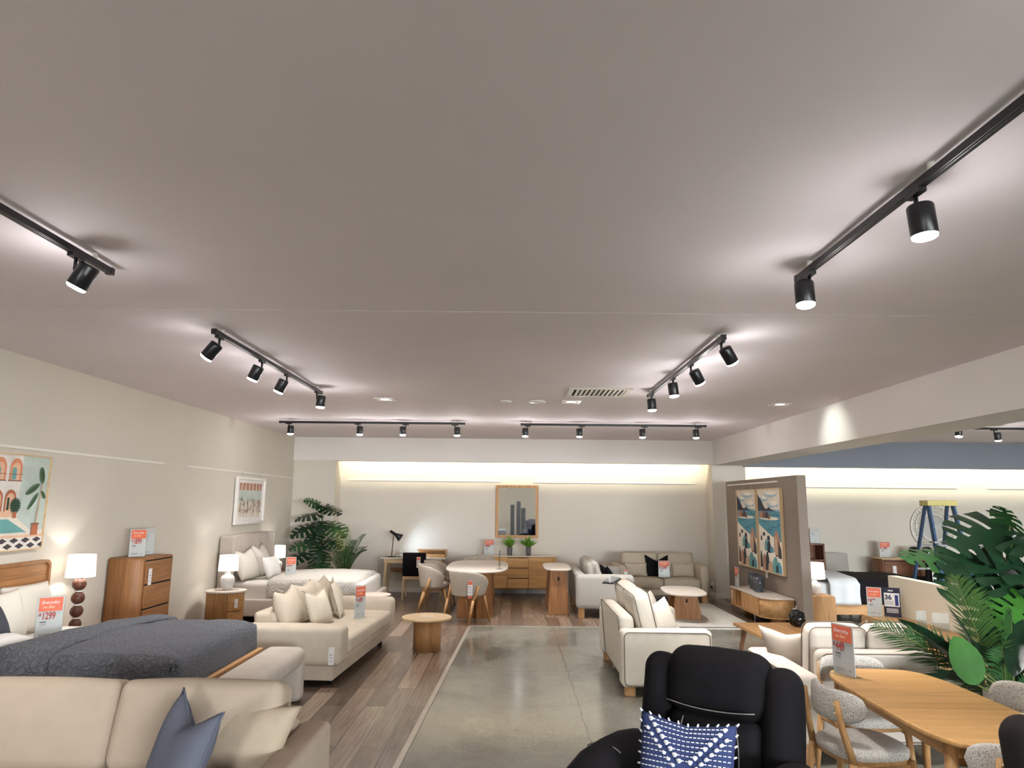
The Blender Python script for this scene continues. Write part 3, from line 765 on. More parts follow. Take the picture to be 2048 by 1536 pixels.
# 5. round white woven mirror far right
p = thing('round_mirror', 'round white woven mirror on the far right wall behind the ladder', 'mirror', (8.83, 14.98, 1.42))
def ring_y(mb, r, t, y=-0.015, n=48): return mb.tube([(r*math.cos(2*PI*i/n), y, r*math.sin(2*PI*i/n)) for i in range(n)], t, 8, closed=True)
f = MB(); ring_y(f, 0.46, 0.014); ring_y(f, 0.36, 0.008); ring_y(f, 0.27, 0.014)
for i in range(72):
    a = 2*PI*i/72; f.cyl((0.27*math.cos(a), -0.015, 0.27*math.sin(a)), (0.36*math.cos(a), -0.015, 0.36*math.sin(a)), 0.006, None, 5)
    b = a+0.08*(1 if i % 2 else -1); f.cyl((0.36*math.cos(a), -0.015, 0.36*math.sin(a)), (0.46*math.cos(b), -0.015, 0.46*math.sin(b)), 0.006, None, 5)
f.build('woven_frame', WHITEP, p)
m = MB(); m.M = Matrix.Rotation(PI/2, 4, 'X'); m.lathe([(0.0, 0.006), (0.265, 0.006)], 40, cap=False).build('mirror_glass', MIRROR, p)

# switches and sockets
def plate(name, label, loc, rz, plug=False):
    t = thing(name, label, 'socket' if 'socket' in name else 'switch', loc, rz)
    MB().box(-0.04, 0.04, -0.01, 0, -0.06, 0.06).build('face_plate', SWITCHM, t, 0.003)
    if plug:
        MB().rbox(-0.03, 0.03, -0.05, -0.01, -0.035, 0.02, 0.01).build('plug', SWITCHM, t)
        MB().rbox(-0.02, 0.02, -0.045, -0.012, -0.08, -0.036, 0.01).build('plug', BLACK, t)
    else: MB().box(-0.012, 0.012, -0.014, -0.01, -0.02, 0.02).build('rocker', SWITCHM, t)
plate('light_switch', 'white light switch on the taupe partition below the paintings', (4.30, 12.15, 0.70), -PI/2)
plate('power_socket', 'white power socket with plug on the partition beside the media unit', (4.30, 10.98, 0.30), -PI/2, True)
plate('power_socket', 'white power socket on the side of the right pillar', (4.10, 14.72, 0.25), -PI/2, True)
# ------------------------------------------------------------------ sofas
def lean(loc, a): return Matrix.Translation(loc) @ Matrix.Rotation(-a, 4, 'X')
def swing_tag(parent, loc, rz=0.0, w=0.07, h=0.17, head=True):
    e = MB().box(-w/2, w/2, -0.003, 0, -h, 0)
    o = e.build('swing_tag', CARD, parent); o.location = loc; o.rotation_euler = (0, 0, rz); o['label'] = 'white paper swing tag'
    if head: MB().box(-w/2+0.004, w/2-0.004, -0.005, -0.003, -h*0.28, -0.006).build('tag_header', ORANGE, o)
    MB().box(-w/2+0.012, w/2-0.02, -0.0045, -0.003, -h*0.45, -h*0.40).box(-w/2+0.012, w/2-0.012, -0.0045, -0.003, -h*0.6, -h*0.57).box(-w/2+0.012, w/2-0.015, -0.0045, -0.003, -h*0.8, -h*0.77).build('small_print', PALEINK, o)
    return o
def sofa(label, loc, rz, W, D, mat, arm_w=0.2, arm_h=0.62, base_z=0.12, seat_h=0.44, back_h=0.72, back_t=0.2, n=2, cush_top=0.88, cush_t=0.2,
         cush_mat=None, leg=None, leg_mat=None, pipe=None, arm_r=0.05, seat_over=0.0, name='sofa', cat='sofa', la=0.2, flange=False, nb=None, backs=True, plinth=False):
    s = thing(name, label, cat, loc, rz)
    cush_mat = cush_mat or mat; x0, x1, y0, y1 = -W/2, W/2, -D/2, D/2
    iw0, iw1 = x0+arm_w, x1-arm_w
    if plinth: MB().rbox(x0+0.07, x1-0.07, y0+0.09, y1-0.03, base_z, base_z+0.15, 0.015).build('plinth', mat, s); bz = base_z+0.15
    else: bz = base_z
    MB().rbox(iw0-0.01, iw1+0.01, y0+0.03, y1-0.05, bz, seat_h-0.17, 0.02).build('base', mat, s)
    for sg in (-1, 1):
        xa, xb = (x0, x0+arm_w) if sg < 0 else (x1-arm_w, x1)
        a = MB().rbox(xa, xb, y0, y1, bz, arm_h, arm_r, 4, 3, (0.008*0, 0, 0.006)).build('arm', mat, s)
        if pipe:
            xo = xa-0.001 if sg < 0 else xb+0.001
            r2 = arm_r*1.1
            pts = [(xo, y, z) for y, z in rr_pts(y0+0.03, y1-0.03, bz+0.015, arm_h-0.018, r2)]
            MB().tube(pts, 0.0045, 6, closed=True).build('piping', pipe, a)
    bk = MB(); bk.M = lean((0, 0, 0), 0.0)
    def slope(q):  # the back leans a little
        q = q.copy(); q.y += 0.05*(q.z-bz)/(back_h-bz)-0.05; return q
    b = bk.rbox(iw0-0.005, iw1+0.005, y1-back_t, y1, bz, back_h, min(0.06, arm_r*1.3), 4, 2, fn=slope).build('back_frame', mat, s)
    if pipe: MB().tube([tuple(slope(Vector(q))) for q in loop_rect(iw0+0.01, iw1-0.01, bz+0.02, back_h-0.02, y1+0.001, 0.05)], 0.0045, 6, closed=True).build('piping', pipe, b)
    cw = (iw1-iw0)/n
    for i in range(n):
        a, c = iw0+cw*i+0.004, iw0+cw*(i+1)-0.004
        q = MB().rbox(a, c, y0-seat_over, y1-back_t-0.04, seat_h-0.175, seat_h, 0.045, 4, 4, (0, 0.01, 0.022), 0.003, i).build('seat_cushion', cush_mat, s)
        if pipe or flange:
            pts = [(x, y, seat_h-0.02) for x, y in rr_pts(a+0.003, c-0.003, y0-seat_over+0.001, y1-back_t-0.05, 0.045)]
            MB().tube(pts, 0.0045, 6, closed=True).build('piping', pipe or mat, q)
    if backs:
        nb = nb or n; cw = (iw1-iw0)/nb; hh = cush_top-seat_h
        for i in range(nb):
            a, c = iw0+cw*i+0.004, iw0+cw*(i+1)-0.004; m = MB(); m.M = lean((0, y1-back_t-cush_t*0.55-0.02-0.12*la/0.2*0.5, seat_h+0.005), la)
            q = m.rbox(a, c, -cush_t/2, cush_t/2, 0, hh/math.cos(la), 0.055, 4, 5, (0.012, 0.03, 0.012), 0.006, i+3).build('back_cushion', cush_mat, s)
            if pipe:
                for yy in (-cush_t/2+0.02, cush_t/2-0.02):
                    M2 = m.M
                    MB().tube([tuple(M2 @ Vector(pp)) for pp in loop_rect(a-0.004, c+0.004, 0.005, hh/math.cos(la)+0.006, yy, 0.06)], 0.004, 6, closed=True).build('piping', pipe, q)
            if flange:
                M2 = m.M
                MB().tube([tuple(M2 @ Vector(pp)) for pp in loop_rect(a-0.01, c+0.01, -0.01, hh/math.cos(la)+0.012, 0, 0.03)], 0.008, 6, closed=True).build('piping', cush_mat, q)
    if leg:
        lm = leg_mat or OAK[2]
        for sx in (x0+0.10, x1-0.10):
            for sy in (y0+0.09, y1-0.09):
                if leg == 'block': l = MB().box(sx-0.05, sx+0.05, sy-0.05, sy+0.05, 0, bz+0.002)
                elif leg == 'round': l = MB().cyl((sx, sy, 0), (sx, sy, bz+0.002), 0.045, 0.05, 18)
                else: l = MB().cyl((sx, sy, 0), (sx, sy, bz+0.002), 0.02, 0.03, 12)
                l.build('leg', lm, s, 0.004)
    return s

# the sofa cut by the lower left edge
s1 = sofa('sand velvet sofa cut by the lower left edge of the photo', (-2.065, 3.76, 0), 0, 2.07, 1.12, SAND, arm_w=0.17, arm_h=0.60, base_z=0.1, seat_h=0.46,
          back_h=0.62, back_t=0.18, n=2, cush_top=0.875, cush_t=0.24, leg='block', arm_r=0.035, la=0.26)
pillow('throw_cushion', 'slate blue velvet cushion with a chopped top', NAVYC, (-1.62, 3.53, 0.475), (R(-20), R(4), R(-42)), 0.44, 0.44, 0.17, 0.12, 2, 'piping', NAVYC, 'cushions on the sand sofa')
pillow('throw_cushion', 'sand linen cushion leaning beside the slate blue one', SAND2, (-1.40, 3.80, 0.475), (R(-22), R(13), R(-10)), 0.42, 0.40, 0.16, 0.05, 5, None, None, 'cushions on the sand sofa')
# cream three seater in the middle left
s2 = sofa('cream three seater sofa with wide arms beside the round coffee table', (-2.16, 8.62, 0), R(86.5), 2.46, 1.06, CREAM, arm_w=0.30, arm_h=0.585, base_z=0.06, seat_h=0.45,
          back_h=0.68, back_t=0.26, n=2, arm_r=0.06, backs=False, plinth=True, seat_over=0.01)
for sx in (-1.02, 1.02):
    for sy in (-0.38, 0.42): MB().cyl((sx, sy, 0), (sx, sy, 0.07), 0.03, None, 12).build('leg', BLACK, s2)
sw = swing_tag(s2, (-1.232, -0.44, 0.40), R(-90), 0.06, 0.17, False)
Ms = Matrix.Translation((-2.16, 8.62, 0)) @ Matrix.Rotation(R(86.5), 4, 'Z')
def on(M, p): return tuple(M @ Vector(p))
for i, (x, yy, w, h, tz) in enumerate(((-0.62, 0.17, 0.66, 0.46, 3), (-0.02, 0.2, 0.64, 0.47, -2), (0.52, 0.18, 0.62, 0.46, 2))):
    pillow('back_cushion', '%s big loose cream back cushion of the three seater' % ['nearest', 'middle', 'farthest'][i], CREAM, on(Ms, (x, yy, 0.46)), (R(-20), 0, R(86.5+tz)), w, h, 0.22, 0.06, i+11, None, None, 'loose back cushions of the cream sofa')
pillow('throw_cushion', 'frilled cream cushion left of the price sign on the three seater', CREAM2, on(Ms, (-0.42, -0.08, 0.47)), (R(-20), 0, R(74)), 0.42, 0.40, 0.15, 0.06, 21, 'frill', CREAM2, 'frilled cushions')
pillow('throw_cushion', 'frilled cream cushion right of the price sign on the three seater', CREAM2, on(Ms, (0.30, -0.06, 0.47)), (R(-18), 0, R(100)), 0.44, 0.43, 0.15, 0.04, 22, 'frill', CREAM2, 'frilled cushions')

# two linen sofas at the back
lin = dict(arm_w=0.17, arm_h=0.69, base_z=0.15, seat_h=0.44, back_h=0.70, back_t=0.18, n=2, cush_top=0.87, cush_t=0.2, leg='block', leg_mat=OAK[2], arm_r=0.07, la=0.2, flange=True)
s3 = sofa('taupe linen sofa against the back wall with a black cushion', (2.88, 14.12, 0), 0, 1.74, 0.96, LINEN2, **lin)
s4 = sofa('pale linen sofa seen side on beside the pedestal console', (1.54, 12.70, 0), R(90), 1.72, 0.96, LINEN, **lin)
for s_, x in ((s3, -0.72),): swing_tag(s_, (x, -0.485, 0.62), 0, 0.06, 0.12, True)
MB().tube([(-0.885+0.03*0+0.0, -0.3+0.03*math.cos(a*PI/6), 0.60+0.03*math.sin(a*PI/6)) for a in range(12)], 0.006, 6, closed=True).build('tag_ring', ORANGE, s4)
M3 = Matrix.Translation((2.88, 14.12, 0)); M4 = Matrix.Translation((1.54, 12.70, 0)) @ Matrix.Rotation(R(90), 4, 'Z')
pillow('throw_cushion', 'black square cushion with chopped top on the taupe linen sofa', BLKFAB, on(M3, (-0.03, -0.05, 0.455)), (R(-14), 0, 0), 0.46, 0.42, 0.14, 0.12, 31, None, None, 'cushions on the linen sofas')
pillow('throw_cushion', 'taupe oblong cushion left of the black cushion', LINEN2, on(M3, (-0.46, -0.10, 0.455)), (R(-14), 0, R(3)), 0.46, 0.26, 0.13, 0.0, 32, None, None, 'cushions on the linen sofas')
pillow('throw_cushion', 'taupe oblong cushion right of the black cushion', LINEN2, on(M3, (0.46, -0.10, 0.455)), (R(-14), 0, R(-3)), 0.46, 0.26, 0.13, 0.0, 33, 'frill', LINEN2, 'cushions on the linen sofas')
pillow('throw_cushion', 'pale linen cushion leaning on the near arm of the side on sofa', LINEN, on(M4, (-0.55, 0.02, 0.455)), (R(-22), 0, R(96)), 0.44, 0.42, 0.15, 0.05, 34, None, None, 'cushions on the linen sofas')
pillow('throw_cushion', 'black cushion on the side on linen sofa', BLKFAB, on(M4, (-0.30, -0.20, 0.455)), (R(-26), 0, R(100)), 0.42, 0.40, 0.14, 0.10, 35, None, None, 'cushions on the linen sofas')
pillow('throw_cushion', 'pale linen oblong cushion at the far end of the side on sofa', LINEN, on(M4, (0.30, -0.12, 0.455)), (R(-18), 0, R(90)), 0.46, 0.26, 0.13, 0.0, 36, None, None, 'cushions on the linen sofas')

# ivory love seat in the aisle
s5 = sofa('ivory piped love seat standing on the concrete aisle', (1.53, 8.06, 0), R(90), 1.78, 0.90, IVORY, arm_w=0.20, arm_h=0.62, base_z=0.09, seat_h=0.44, back_h=0.74, back_t=0.16,
          n=2, cush_top=0.93, cush_t=0.19, leg='block', leg_mat=OAK[0], pipe=PIPE, arm_r=0.045, la=0.22)
M5 = Matrix.Translation((1.53, 8.06, 0)) @ Matrix.Rotation(R(90), 4, 'Z')
pillow('throw_cushion', 'ivory cushion nearest the camera on the love seat', IVORY, on(M5, (-0.40, -0.10, 0.455)), (R(-22), R(-4), R(42)), 0.44, 0.42, 0.18, 0.04, 41, None, None, 'cushions on the love seat')
pillow('throw_cushion', 'ivory cushion at the far side of the love seat', IVORY, on(M5, (0.28, -0.12, 0.455)), (R(-24), 0, R(52)), 0.44, 0.42, 0.17, 0.06, 42, None, None, 'cushions on the love seat')
t = thing('fabric_swatch', 'grey fabric swatch book with ring tags on the love seat back', 'fabric swatch', (1.20, 8.62, 0.935), R(60))
sw = MB(); sw.M = Matrix.Rotation(R(-8), 4, 'Y'); sw.box(-0.14, 0.12, -0.07, 0.07, 0.0, 0.012).build('cover', BLACK, t, 0.003)
sw = MB(); sw.M = Matrix.Rotation(R(-8), 4, 'Y'); sw.box(-0.13, 0.11, -0.06, 0.06, 0.013, 0.03).build('swatch_leaf', fabric('grey_swatch', srgb(140, 140, 140)), t, 0.003)
MB().tube([(-0.14+0.028*math.cos(2*PI*i/14), -0.03, 0.03+0.028*math.sin(2*PI*i/14)) for i in range(14)], 0.005, 6, closed=True).build('ring', CARD, t)

# oatmeal sofa with its back to the camera, behind the dining table
s6 = sofa('oatmeal piped sofa turned with its back to the camera behind the oak dining table', (2.72, 5.95, 0), R(180), 1.30, 1.06, OATM, arm_w=0.21, arm_h=0.62, base_z=0.13, seat_h=0.44, back_h=0.79, back_t=0.15,
          n=2, cush_top=0.93, cush_t=0.18, leg='block', leg_mat=OAKD[0], pipe=PIPE, arm_r=0.05, la=0.15)
M6 = Matrix.Translation((2.72, 5.95, 0)) @ Matrix.Rotation(R(180), 4, 'Z')
pillow('throw_cushion', 'oatmeal cushion propped inside the sofa turned away from camera', OATM, on(M6, (0.34, -0.20, 0.46)), (R(-25), 0, R(125)), 0.44, 0.42, 0.16, 0.05, 45)

# ------------------------------------------------------------------ recliners
def recliner(label, loc, rz, mat):
    s = thing('recliner_armchair', label, 'recliner', loc, rz)
    MB().rbox(-0.34, 0.34, -0.36, 0.40, 0.05, 0.30, 0.04).build('base', mat, s)
    MB().rbox(-0.30, 0.30, -0.46, 0.20, 0.28, 0.47, 0.07, 4, 4, (0, 0.02, 0.03), 0.004).build('seat_cushion', mat, s)
    MB().rbox(-0.30, 0.30, -0.52, -0.40, 0.08, 0.44, 0.05, 4, 3, (0, 0.03, 0)).build('footrest', mat, s)
    for sg in (-1, 1):
        def puff(q, sg=sg):
            q = q.copy(); t = (q.y+0.5)/0.8
            q.z += -0.05*max(0, 0.25-t)/0.25*(1 if q.z > 0.5 else 0)+0.03*math.sin(PI*min(1, max(0, t)))*(1 if q.z > 0.45 else 0); return q
        xa, xb = (-0.50, -0.29) if sg < 0 else (0.29, 0.50)
        a = MB().rbox(xa, xb, -0.50, 0.30, 0.46, 0.685, 0.095, 5, 4, (0.012, 0.02, 0.02), 0.003, fn=puff).build('arm', mat, s)
        MB().rbox(xa+0.025, xb-0.015, -0.46, 0.34, 0.05, 0.50, 0.05, 3, 2).build('arm_panel', mat, a)
        xs = [xa+0.015+(xb-xa-0.03)*i/10 for i in range(11)]
        MB().tube([(x, -0.16, 0.69+0.052*math.sqrt(max(0, 1-((x-(xa+xb)/2)/((xb-xa)/2))**2))-0.02) for x in xs], 0.003, 5).build('stitching', STITCH, a)
    Mb = lean((0, 0.20, 0.40), R(14))
    b = MB(); b.M = Mb; bk = b.rbox(-0.33, 0.33, 0.0, 0.16, 0.0, 0.64, 0.06, 4, 3).build('back_shell', mat, s)
    for sg in (-1, 1):
        b = MB(); b.M = Mb
        b.rbox(sg*0.31-0.085, sg*0.31+0.085, -0.09, 0.12, 0.05, 0.68, 0.075, 5, 4, (0.006, 0.02, 0.01), 0.004, sg).build('wing', mat, s)
    b = MB(); b.M = Mb; q = b.rbox(-0.245, 0.245, -0.12, 0.13, 0.42, 0.735, 0.085, 5, 4, (0.01, 0.03, 0.01), 0.004, 4).build('headrest', mat, s)
    MB().tube([tuple(Mb @ Vector((x, -0.135-0.012*(1-(x/0.23)**2), 0.465-0.02*(1-(x/0.23)**2)))) for x in [-0.22+0.044*i for i in range(11)]], 0.003, 5).build('stitching', STITCH, q)
    b = MB(); b.M = Mb; q = b.rbox(-0.235, 0.235, -0.10, 0.10, 0.02, 0.43, 0.06, 4, 4, (0.0, 0.035, 0), 0.004, 7).build('lumbar_cushion', mat, s)
    for sg in (-1, 1):
        MB().tube([tuple(Mb @ Vector((sg*(0.13+0.025*math.sin(PI*i/10)), -0.128-0.01*math.sin(PI*i/10), 0.04+0.036*i))) for i in range(11)], 0.003, 5).build('stitching', STITCH, q)
    return s
RB = (0.86, 3.47, 0)
r1 = recliner('black suede recliner in the foreground holding a blue patterned cushion', RB, R(-36), BLKFAB)
r2 = recliner('dark brown suede recliner cut by the lower right corner', (2.21, 2.43, 0), R(-10), BRNFAB)

# blue embroidered cushion
def embroidered():
    w, h, t = 0.42, 0.43, 0.15
    mb, edge = pillow_mb(w, h, t, 0.025, 51, 0.004, 20)
    o = mb.build('throw_cushion', fabric('indigo_cotton', srgb(54, 64, 102), 300, 0.08))
    tag(o, 'indigo cushion with rows of white tufted dashes on the black recliner', 'cushion')
    def surf(u, v):
        e = max(0, (1-abs(u)**2.6)*(1-abs(v)**2.6)); k = 1-0.05*((1-u*u)*abs(v)**3); k2 = 1-0.05*((1-v*v)*abs(u)**3)
        d = 0.025*(1-abs(u))**1.1*max(0, v)**1.3
        return Vector((u*w/2*k2, -t/2*e**0.55-0.003, v*h/2*k+h/2-d))
    th = MB(); tf = MB(); th.smooth = tf.smooth = False
    def dash(a, b, r, m):
        m.tube([surf(*a), surf((a[0]+b[0])/2, (a[1]+b[1])/2)+Vector((0, -r*0.8, 0)), surf(*b)], r, 5)
    rows = 19
    for j in range(rows):
        v = -0.92+1.84*j/(rows-1); lim = abs(v)*0.92-0.10
        if lim > 0.04:      # top and bottom triangles of the diagonal cross
            n = max(2, int(lim*2/0.085))
            for i in range(n):
                u = -lim+2*lim*(i+0.5)/n; dash((u-lim/n*0.62, v), (u+lim/n*0.62, v), 0.0024, th)
            for sg in (-1, 1):
                dash((sg*lim, v), (sg*(lim+0.03), v-0.035), 0.0075, tf); dash((sg*(lim+0.01), v+0.01), (sg*(lim+0.06), v+0.0), 0.006, tf)
        l2 = abs(v)*0.95+0.16
        if l2 < 0.85:       # left and right triangles
            n = max(1, int((0.94-l2)/0.085))
            for sg in (-1, 1):
                for i in range(n):
                    u = l2+(0.94-l2)*(i+0.5)/n; dash((sg*(u-0.03), v), (sg*(u+0.03), v), 0.0024, th)
                dash((sg*l2, v), (sg*(l2-0.045), v-0.02), 0.0075, tf)
    wt = plain('white_thread', srgb(226, 226, 230), 0.9)
    th.build('embroidery', wt, o)['kind'] = 'stuff'; tf.build('tufts', wt, o)['kind'] = 'stuff'
    tas = MB()
    for e in edge[::2]:
        dd = Vector(e)-Vector((0, 0, h/2)); dd.normalize(); tas.cyl(tuple(Vector(e)-dd*0.004), tuple(Vector(e)+dd*0.012), 0.006, 0.003, 6)
    tas.build('edge_tufts', wt, o)['kind'] = 'stuff'
    return o
bc = embroidered()
place(bc, (0.74, 3.25, 0.49), (R(-17), R(3), R(-20)))

# ------------------------------------------------------------------ beds
def lathe_lamp(label, loc, kind, shade_r=0.145, shade_h=0.23, base_h=0.27, power=1.0):
    t = thing('table_lamp', label, 'table lamp', loc)
    if kind == 'balls':
        z = 0.0; b = MB()
        b.lathe([(0.07, 0), (0.07, 0.012), (0.02, 0.016)], 20).build('foot', CERAM, t); z = 0.014
        for i, r in enumerate((0.056, 0.060, 0.062, 0.064)):
            MB().lathe([(max(0.002, r*math.sin(PI*k/12)), z+r-r*math.cos(PI*k/12)) for k in range(13)], 20, cap=False).build('ball', BROWNSH, t); z += 2*r
            MB().cyl((0, 0, z-0.004), (0, 0, z+0.008), 0.035, None, 16).build('collar', CERAM, t); z += 0.006
        base_h = z
    else:
        pr = [(0.05, 0), (0.062, 0.01), (0.085, 0.06), (0.102, 0.12), (0.100, 0.165), (0.075, 0.20), (0.045, 0.215), (0.04, 0.235), (0.046, 0.24), (0.0, 0.242)]
        k = base_h/0.27
        MB().lathe([(r*k, z*k) for r, z in pr], 28, cap=False).build('lamp_base', CERAM, t)
    MB().cyl((0, 0, base_h*0.86), (0, 0, base_h+0.09), 0.008, None, 8).build('stem', CHROME, t)
    z0 = base_h+0.0
    MB().lathe([(shade_r*1.06, z0), (shade_r*0.98, z0+shade_h), (shade_r*0.97, z0+shade_h), (shade_r*1.05, z0)], 36, cap=False).build('lamp_shade', SHADE, t)
    r = MB()
    for a in (0, 2.1, 4.2): r.cyl((0, 0, z0+shade_h-0.03), (shade_r*0.97*math.cos(a), shade_r*0.97*math.sin(a), z0+shade_h-0.012), 0.002, None, 5)
    r.build('shade_fitter', CHROME, t)
    MB().lathe([(max(0.001, 0.026*math.sin(PI*k/10)), z0+shade_h*0.5+0.03-0.034*math.cos(PI*k/10)) for k in range(11)], 14, cap=False).build('bulb', LENSB, t)
    d = bpy.data.lights.new('lamp_light', 'POINT'); d.energy = LAMP_W*power; d.shadow_soft_size = 0.03; d.color = (1.0, 0.97, 0.92)
    o = bpy.data.objects.new('lamp_light', d); COL.objects.link(o); o.parent = t; o.location = (0, 0, z0+shade_h*0.5)
    return t
def mattress(s, x0, x1, y0, y1, z0, z1, mat=SHEET):
    return MB().rbox(x0, x1, y0, y1, z0, z1, 0.06, 4, 5, (0, 0, 0.01), 0.002).build('mattress', mat, s)

# bed 1: oak bed with the grey quilt (world coordinates, head at the left wall)
b1 = thing('bed', 'oak framed bed with grey quilt below the pool painting', 'bed', (-3.45, 6.13, 0))
b1m = Matrix.Translation((3.45, -6.13, 0))
def W(mb): mb.M = b1m; return mb
hb = W(MB()); hb.M = b1m @ Matrix.Translation((-4.49, 0, 0)) @ Matrix.Rotation(PI/2, 4, 'Z') @ Matrix.Rotation(PI/2, 4, 'X')
hb.prism(rr_pts(5.05, 6.95, 0.30, 1.27, 0.07), -0.0, 0.035); hb.build('headboard', ACACIA[1], b1)
hb = MB(); hb.M = b1m @ Matrix.Translation((-4.455, 0, 0)) @ Matrix.Rotation(PI/2, 4, 'Z') @ Matrix.Rotation(PI/2, 4, 'X')
out = rr_pts(5.05, 6.95, 0.30, 1.27, 0.07); inn = rr_pts(5.075, 6.925, 0.325, 1.245, 0.055); n_ = len(out)
hb.geo([(x, y, 0) for x, y in out]+[(x, y, 0) for x, y in inn]+[(x, y, 0.02) for x, y in out]+[(x, y, 0.02) for x, y in inn],
       [q for i in range(n_) for q in ((2*n_+i, 2*n_+(i+1) % n_, 3*n_+(i+1) % n_, 3*n_+i), (i, (i+1) % n_, 2*n_+(i+1) % n_, 2*n_+i), (n_+(i+1) % n_, n_+i, 3*n_+i, 3*n_+(i+1) % n_))], False)
hb.build('headboard_rim', OAKD[2], b1)
for nm, bx in (('side_rail', (-4.45, -2.42, 5.28, 5.32, 0.16, 0.36)), ('side_rail', (-4.45, -2.42, 6.93, 6.97, 0.16, 0.36)), ('footboard', (-2.40, -2.35, 5.28, 6.97, 0.14, 0.47))):
    W(MB()).box(*bx).build(nm, OAK[1 if nm == 'footboard' else 0], b1, 0.006)
for x in (-4.40, -2.47):
    for y in (5.33, 6.92): W(MB()).box(x-0.03, x+0.03, y-0.03, y+0.03, 0, 0.2).build('leg', OAK[2], b1, 0.004)
W(MB()).rbox(-4.44, -2.45, 5.34, 6.92, 0.30, 0.66, 0.05, 4, 6, (0, 0, 0.012), 0.003).build('mattress', SHEET, b1)
qt = MB()
def quilt1(u, v, lift=0.0):
    # u: head to foot, v: near edge (hanging) to far edge (hanging)
    s = v*2.36-0.36; w = 1.62
    puff = 0.07*math.sin(PI*min(1, max(0, s/w)))**0.6*(0.6+0.4*math.sin(PI*min(1, max(0.02, u))))+0.035
    if s < 0: y, z = 5.325+0.02*math.sin(u*23), 0.66+s
    elif s > w: y, z = 6.935, 0.66-(s-w)
    else: y, z = 5.325+s, 0.66+puff
    if s < 0.06: z += puff*max(0, (s+0.06)/0.12)*0.3; y -= 0.035*min(1, -min(0, s)/0.2)*(0.6+0.4*math.sin(u*31+1))
    x0 = -3.80+0.42*min(1, max(0, s/w)); x = x0+(-2.425-x0)*min(1, u/0.92)
    if u > 0.92: z -= (u-0.92)/0.08*(0.26 if s >= 0 else 0)
    if u > 0.7 and s > 0: z -= 0.06*((u-0.7)/0.3)**2
    q = Vector((x, y, z+lift)); q += noise.noise_vector(q*5.0)*0.012+noise.noise_vector(q*16)*0.004
    return q
qt.sheet(60, 60, lambda u, v: b1m @ quilt1(u, v))
W(MB())
o = qt.build('quilt', QUILTG, None); o.location = (-3.45, 6.13, 0); tag(o, 'grey stitched quilt spread over the oak bed with one corner folded back', 'quilt')
sm_ = o.modifiers.new('thick', 'SOLIDIFY'); sm_.thickness = 0.02; sm_.offset = 1
fo = MB()
def fold1(u, v):
    s = v*2.36-0.36; wd_ = 0.50-0.24*min(1, max(0, s/1.62))
    x0 = -3.84+0.42*min(1, max(0, s/1.62)); base = quilt1(min(1, max(0, u*0.4)), v)
    x = x0+wd_*u; h = 0.035+0.03*math.sin(PI*u)
    if u > 0.97: h = 0.02
    if s < 0: return b1m @ Vector((x, base.y-h*0.9, base.z-0.01))
    return b1m @ Vector((x, base.y, base.z+h))
f = fo.sheet(16, 60, fold1).build('folded_edge', QUILTG, o)
f.modifiers.new('thick', 'SOLIDIFY').thickness = 0.018
pillow('pillow', 'off white square pillow in front on the oak bed beside the price sign', PILW, (-4.10, 5.95, 0.69), (R(-18), 0, R(82)), 0.42, 0.42, 0.17, 0.02, 61, None, None, 'pillows on the oak bed', 'pillow')
pillow('pillow', 'off white pillow behind the price sign at the far side of the oak bed', PILW, (-4.22, 6.46, 0.69), (R(-18), 0, R(86)), 0.58, 0.42, 0.18, 0.0, 62, None, None, 'pillows on the oak bed', 'pillow')
pillow('pillow', 'white pillow lying against the timber headboard at the left edge', SHEET, (-4.28, 5.62, 0.69), (R(-16), 0, R(88)), 0.62, 0.40, 0.15, 0.0, 63, None, None, 'pillows on the oak bed', 'pillow')
pillow('throw_cushion', 'dark grey velvet cushion at the left edge of the photo', GREYV, (-3.95, 5.53, 0.80), (R(-34), 0, R(80)), 0.42, 0.26, 0.14, 0.0, 64)
pillow('pillow', 'white pillow lying flat under the dark grey cushion', SHEET, (-3.82, 5.58, 0.745), (R(-88), 0, R(82)), 0.5, 0.34, 0.12, 0.0, 65, None, None, 'pillows on the oak bed', 'pillow')
def nightstand_box(label, x0, x1, y0, y1, h, m=OAK):
    s = thing('nightstand', label, 'nightstand', ((x0+x1)/2, (y0+y1)/2, 0)); w, d = (x1-x0)/2, (y1-y0)/2
    MB().box(-w, w, -d, d, 0.10, h).build('body', m[2], s, 0.006)
    for sx in (-w+0.03, w-0.03):
        for sy in (-d+0.03, d-0.03): MB().cyl((sx, sy, 0), (sx, sy, 0.11), 0.015, 0.02, 10).build('leg', m[2], s)
    for z0, z1 in ((0.12, h/2+0.04), (h/2+0.05, h-0.02)):
        dr = MB().box(w, w+0.016, -d+0.012, d-0.012, z0, z1).build('drawer', m[1], s, 0.003)
        MB().box(w+0.016, w+0.03, -0.05, 0.05, z1-0.03, z1-0.015).build('handle', m[1], dr)
    return s
nightstand_box('oak nightstand half hidden behind the oak bed under the ball lamp', -4.48, -4.12, 7.02, 7.40, 0.56)
lathe_lamp('table lamp with stacked brown ball base beside the oak bed', (-4.28, 7.17, 0.56), 'balls', 0.125, 0.215)

# bench at the foot of the oak bed
bn = thing('upholstered_bench', 'cream upholstered waterfall bench at the foot of the oak bed', 'bench', (-2.14, 6.15, 0))
q = MB().rbox(-0.19, 0.19, -0.88, 0.88, 0.30, 0.48, 0.075, 5, 3, (0, 0, 0.006)).build('seat', OATM, bn)
for y in (-0.88, 0.70): MB().rbox(-0.19, 0.19, y, y+0.18, 0.005, 0.42, 0.055, 4, 2).build('leg', OATM, bn)

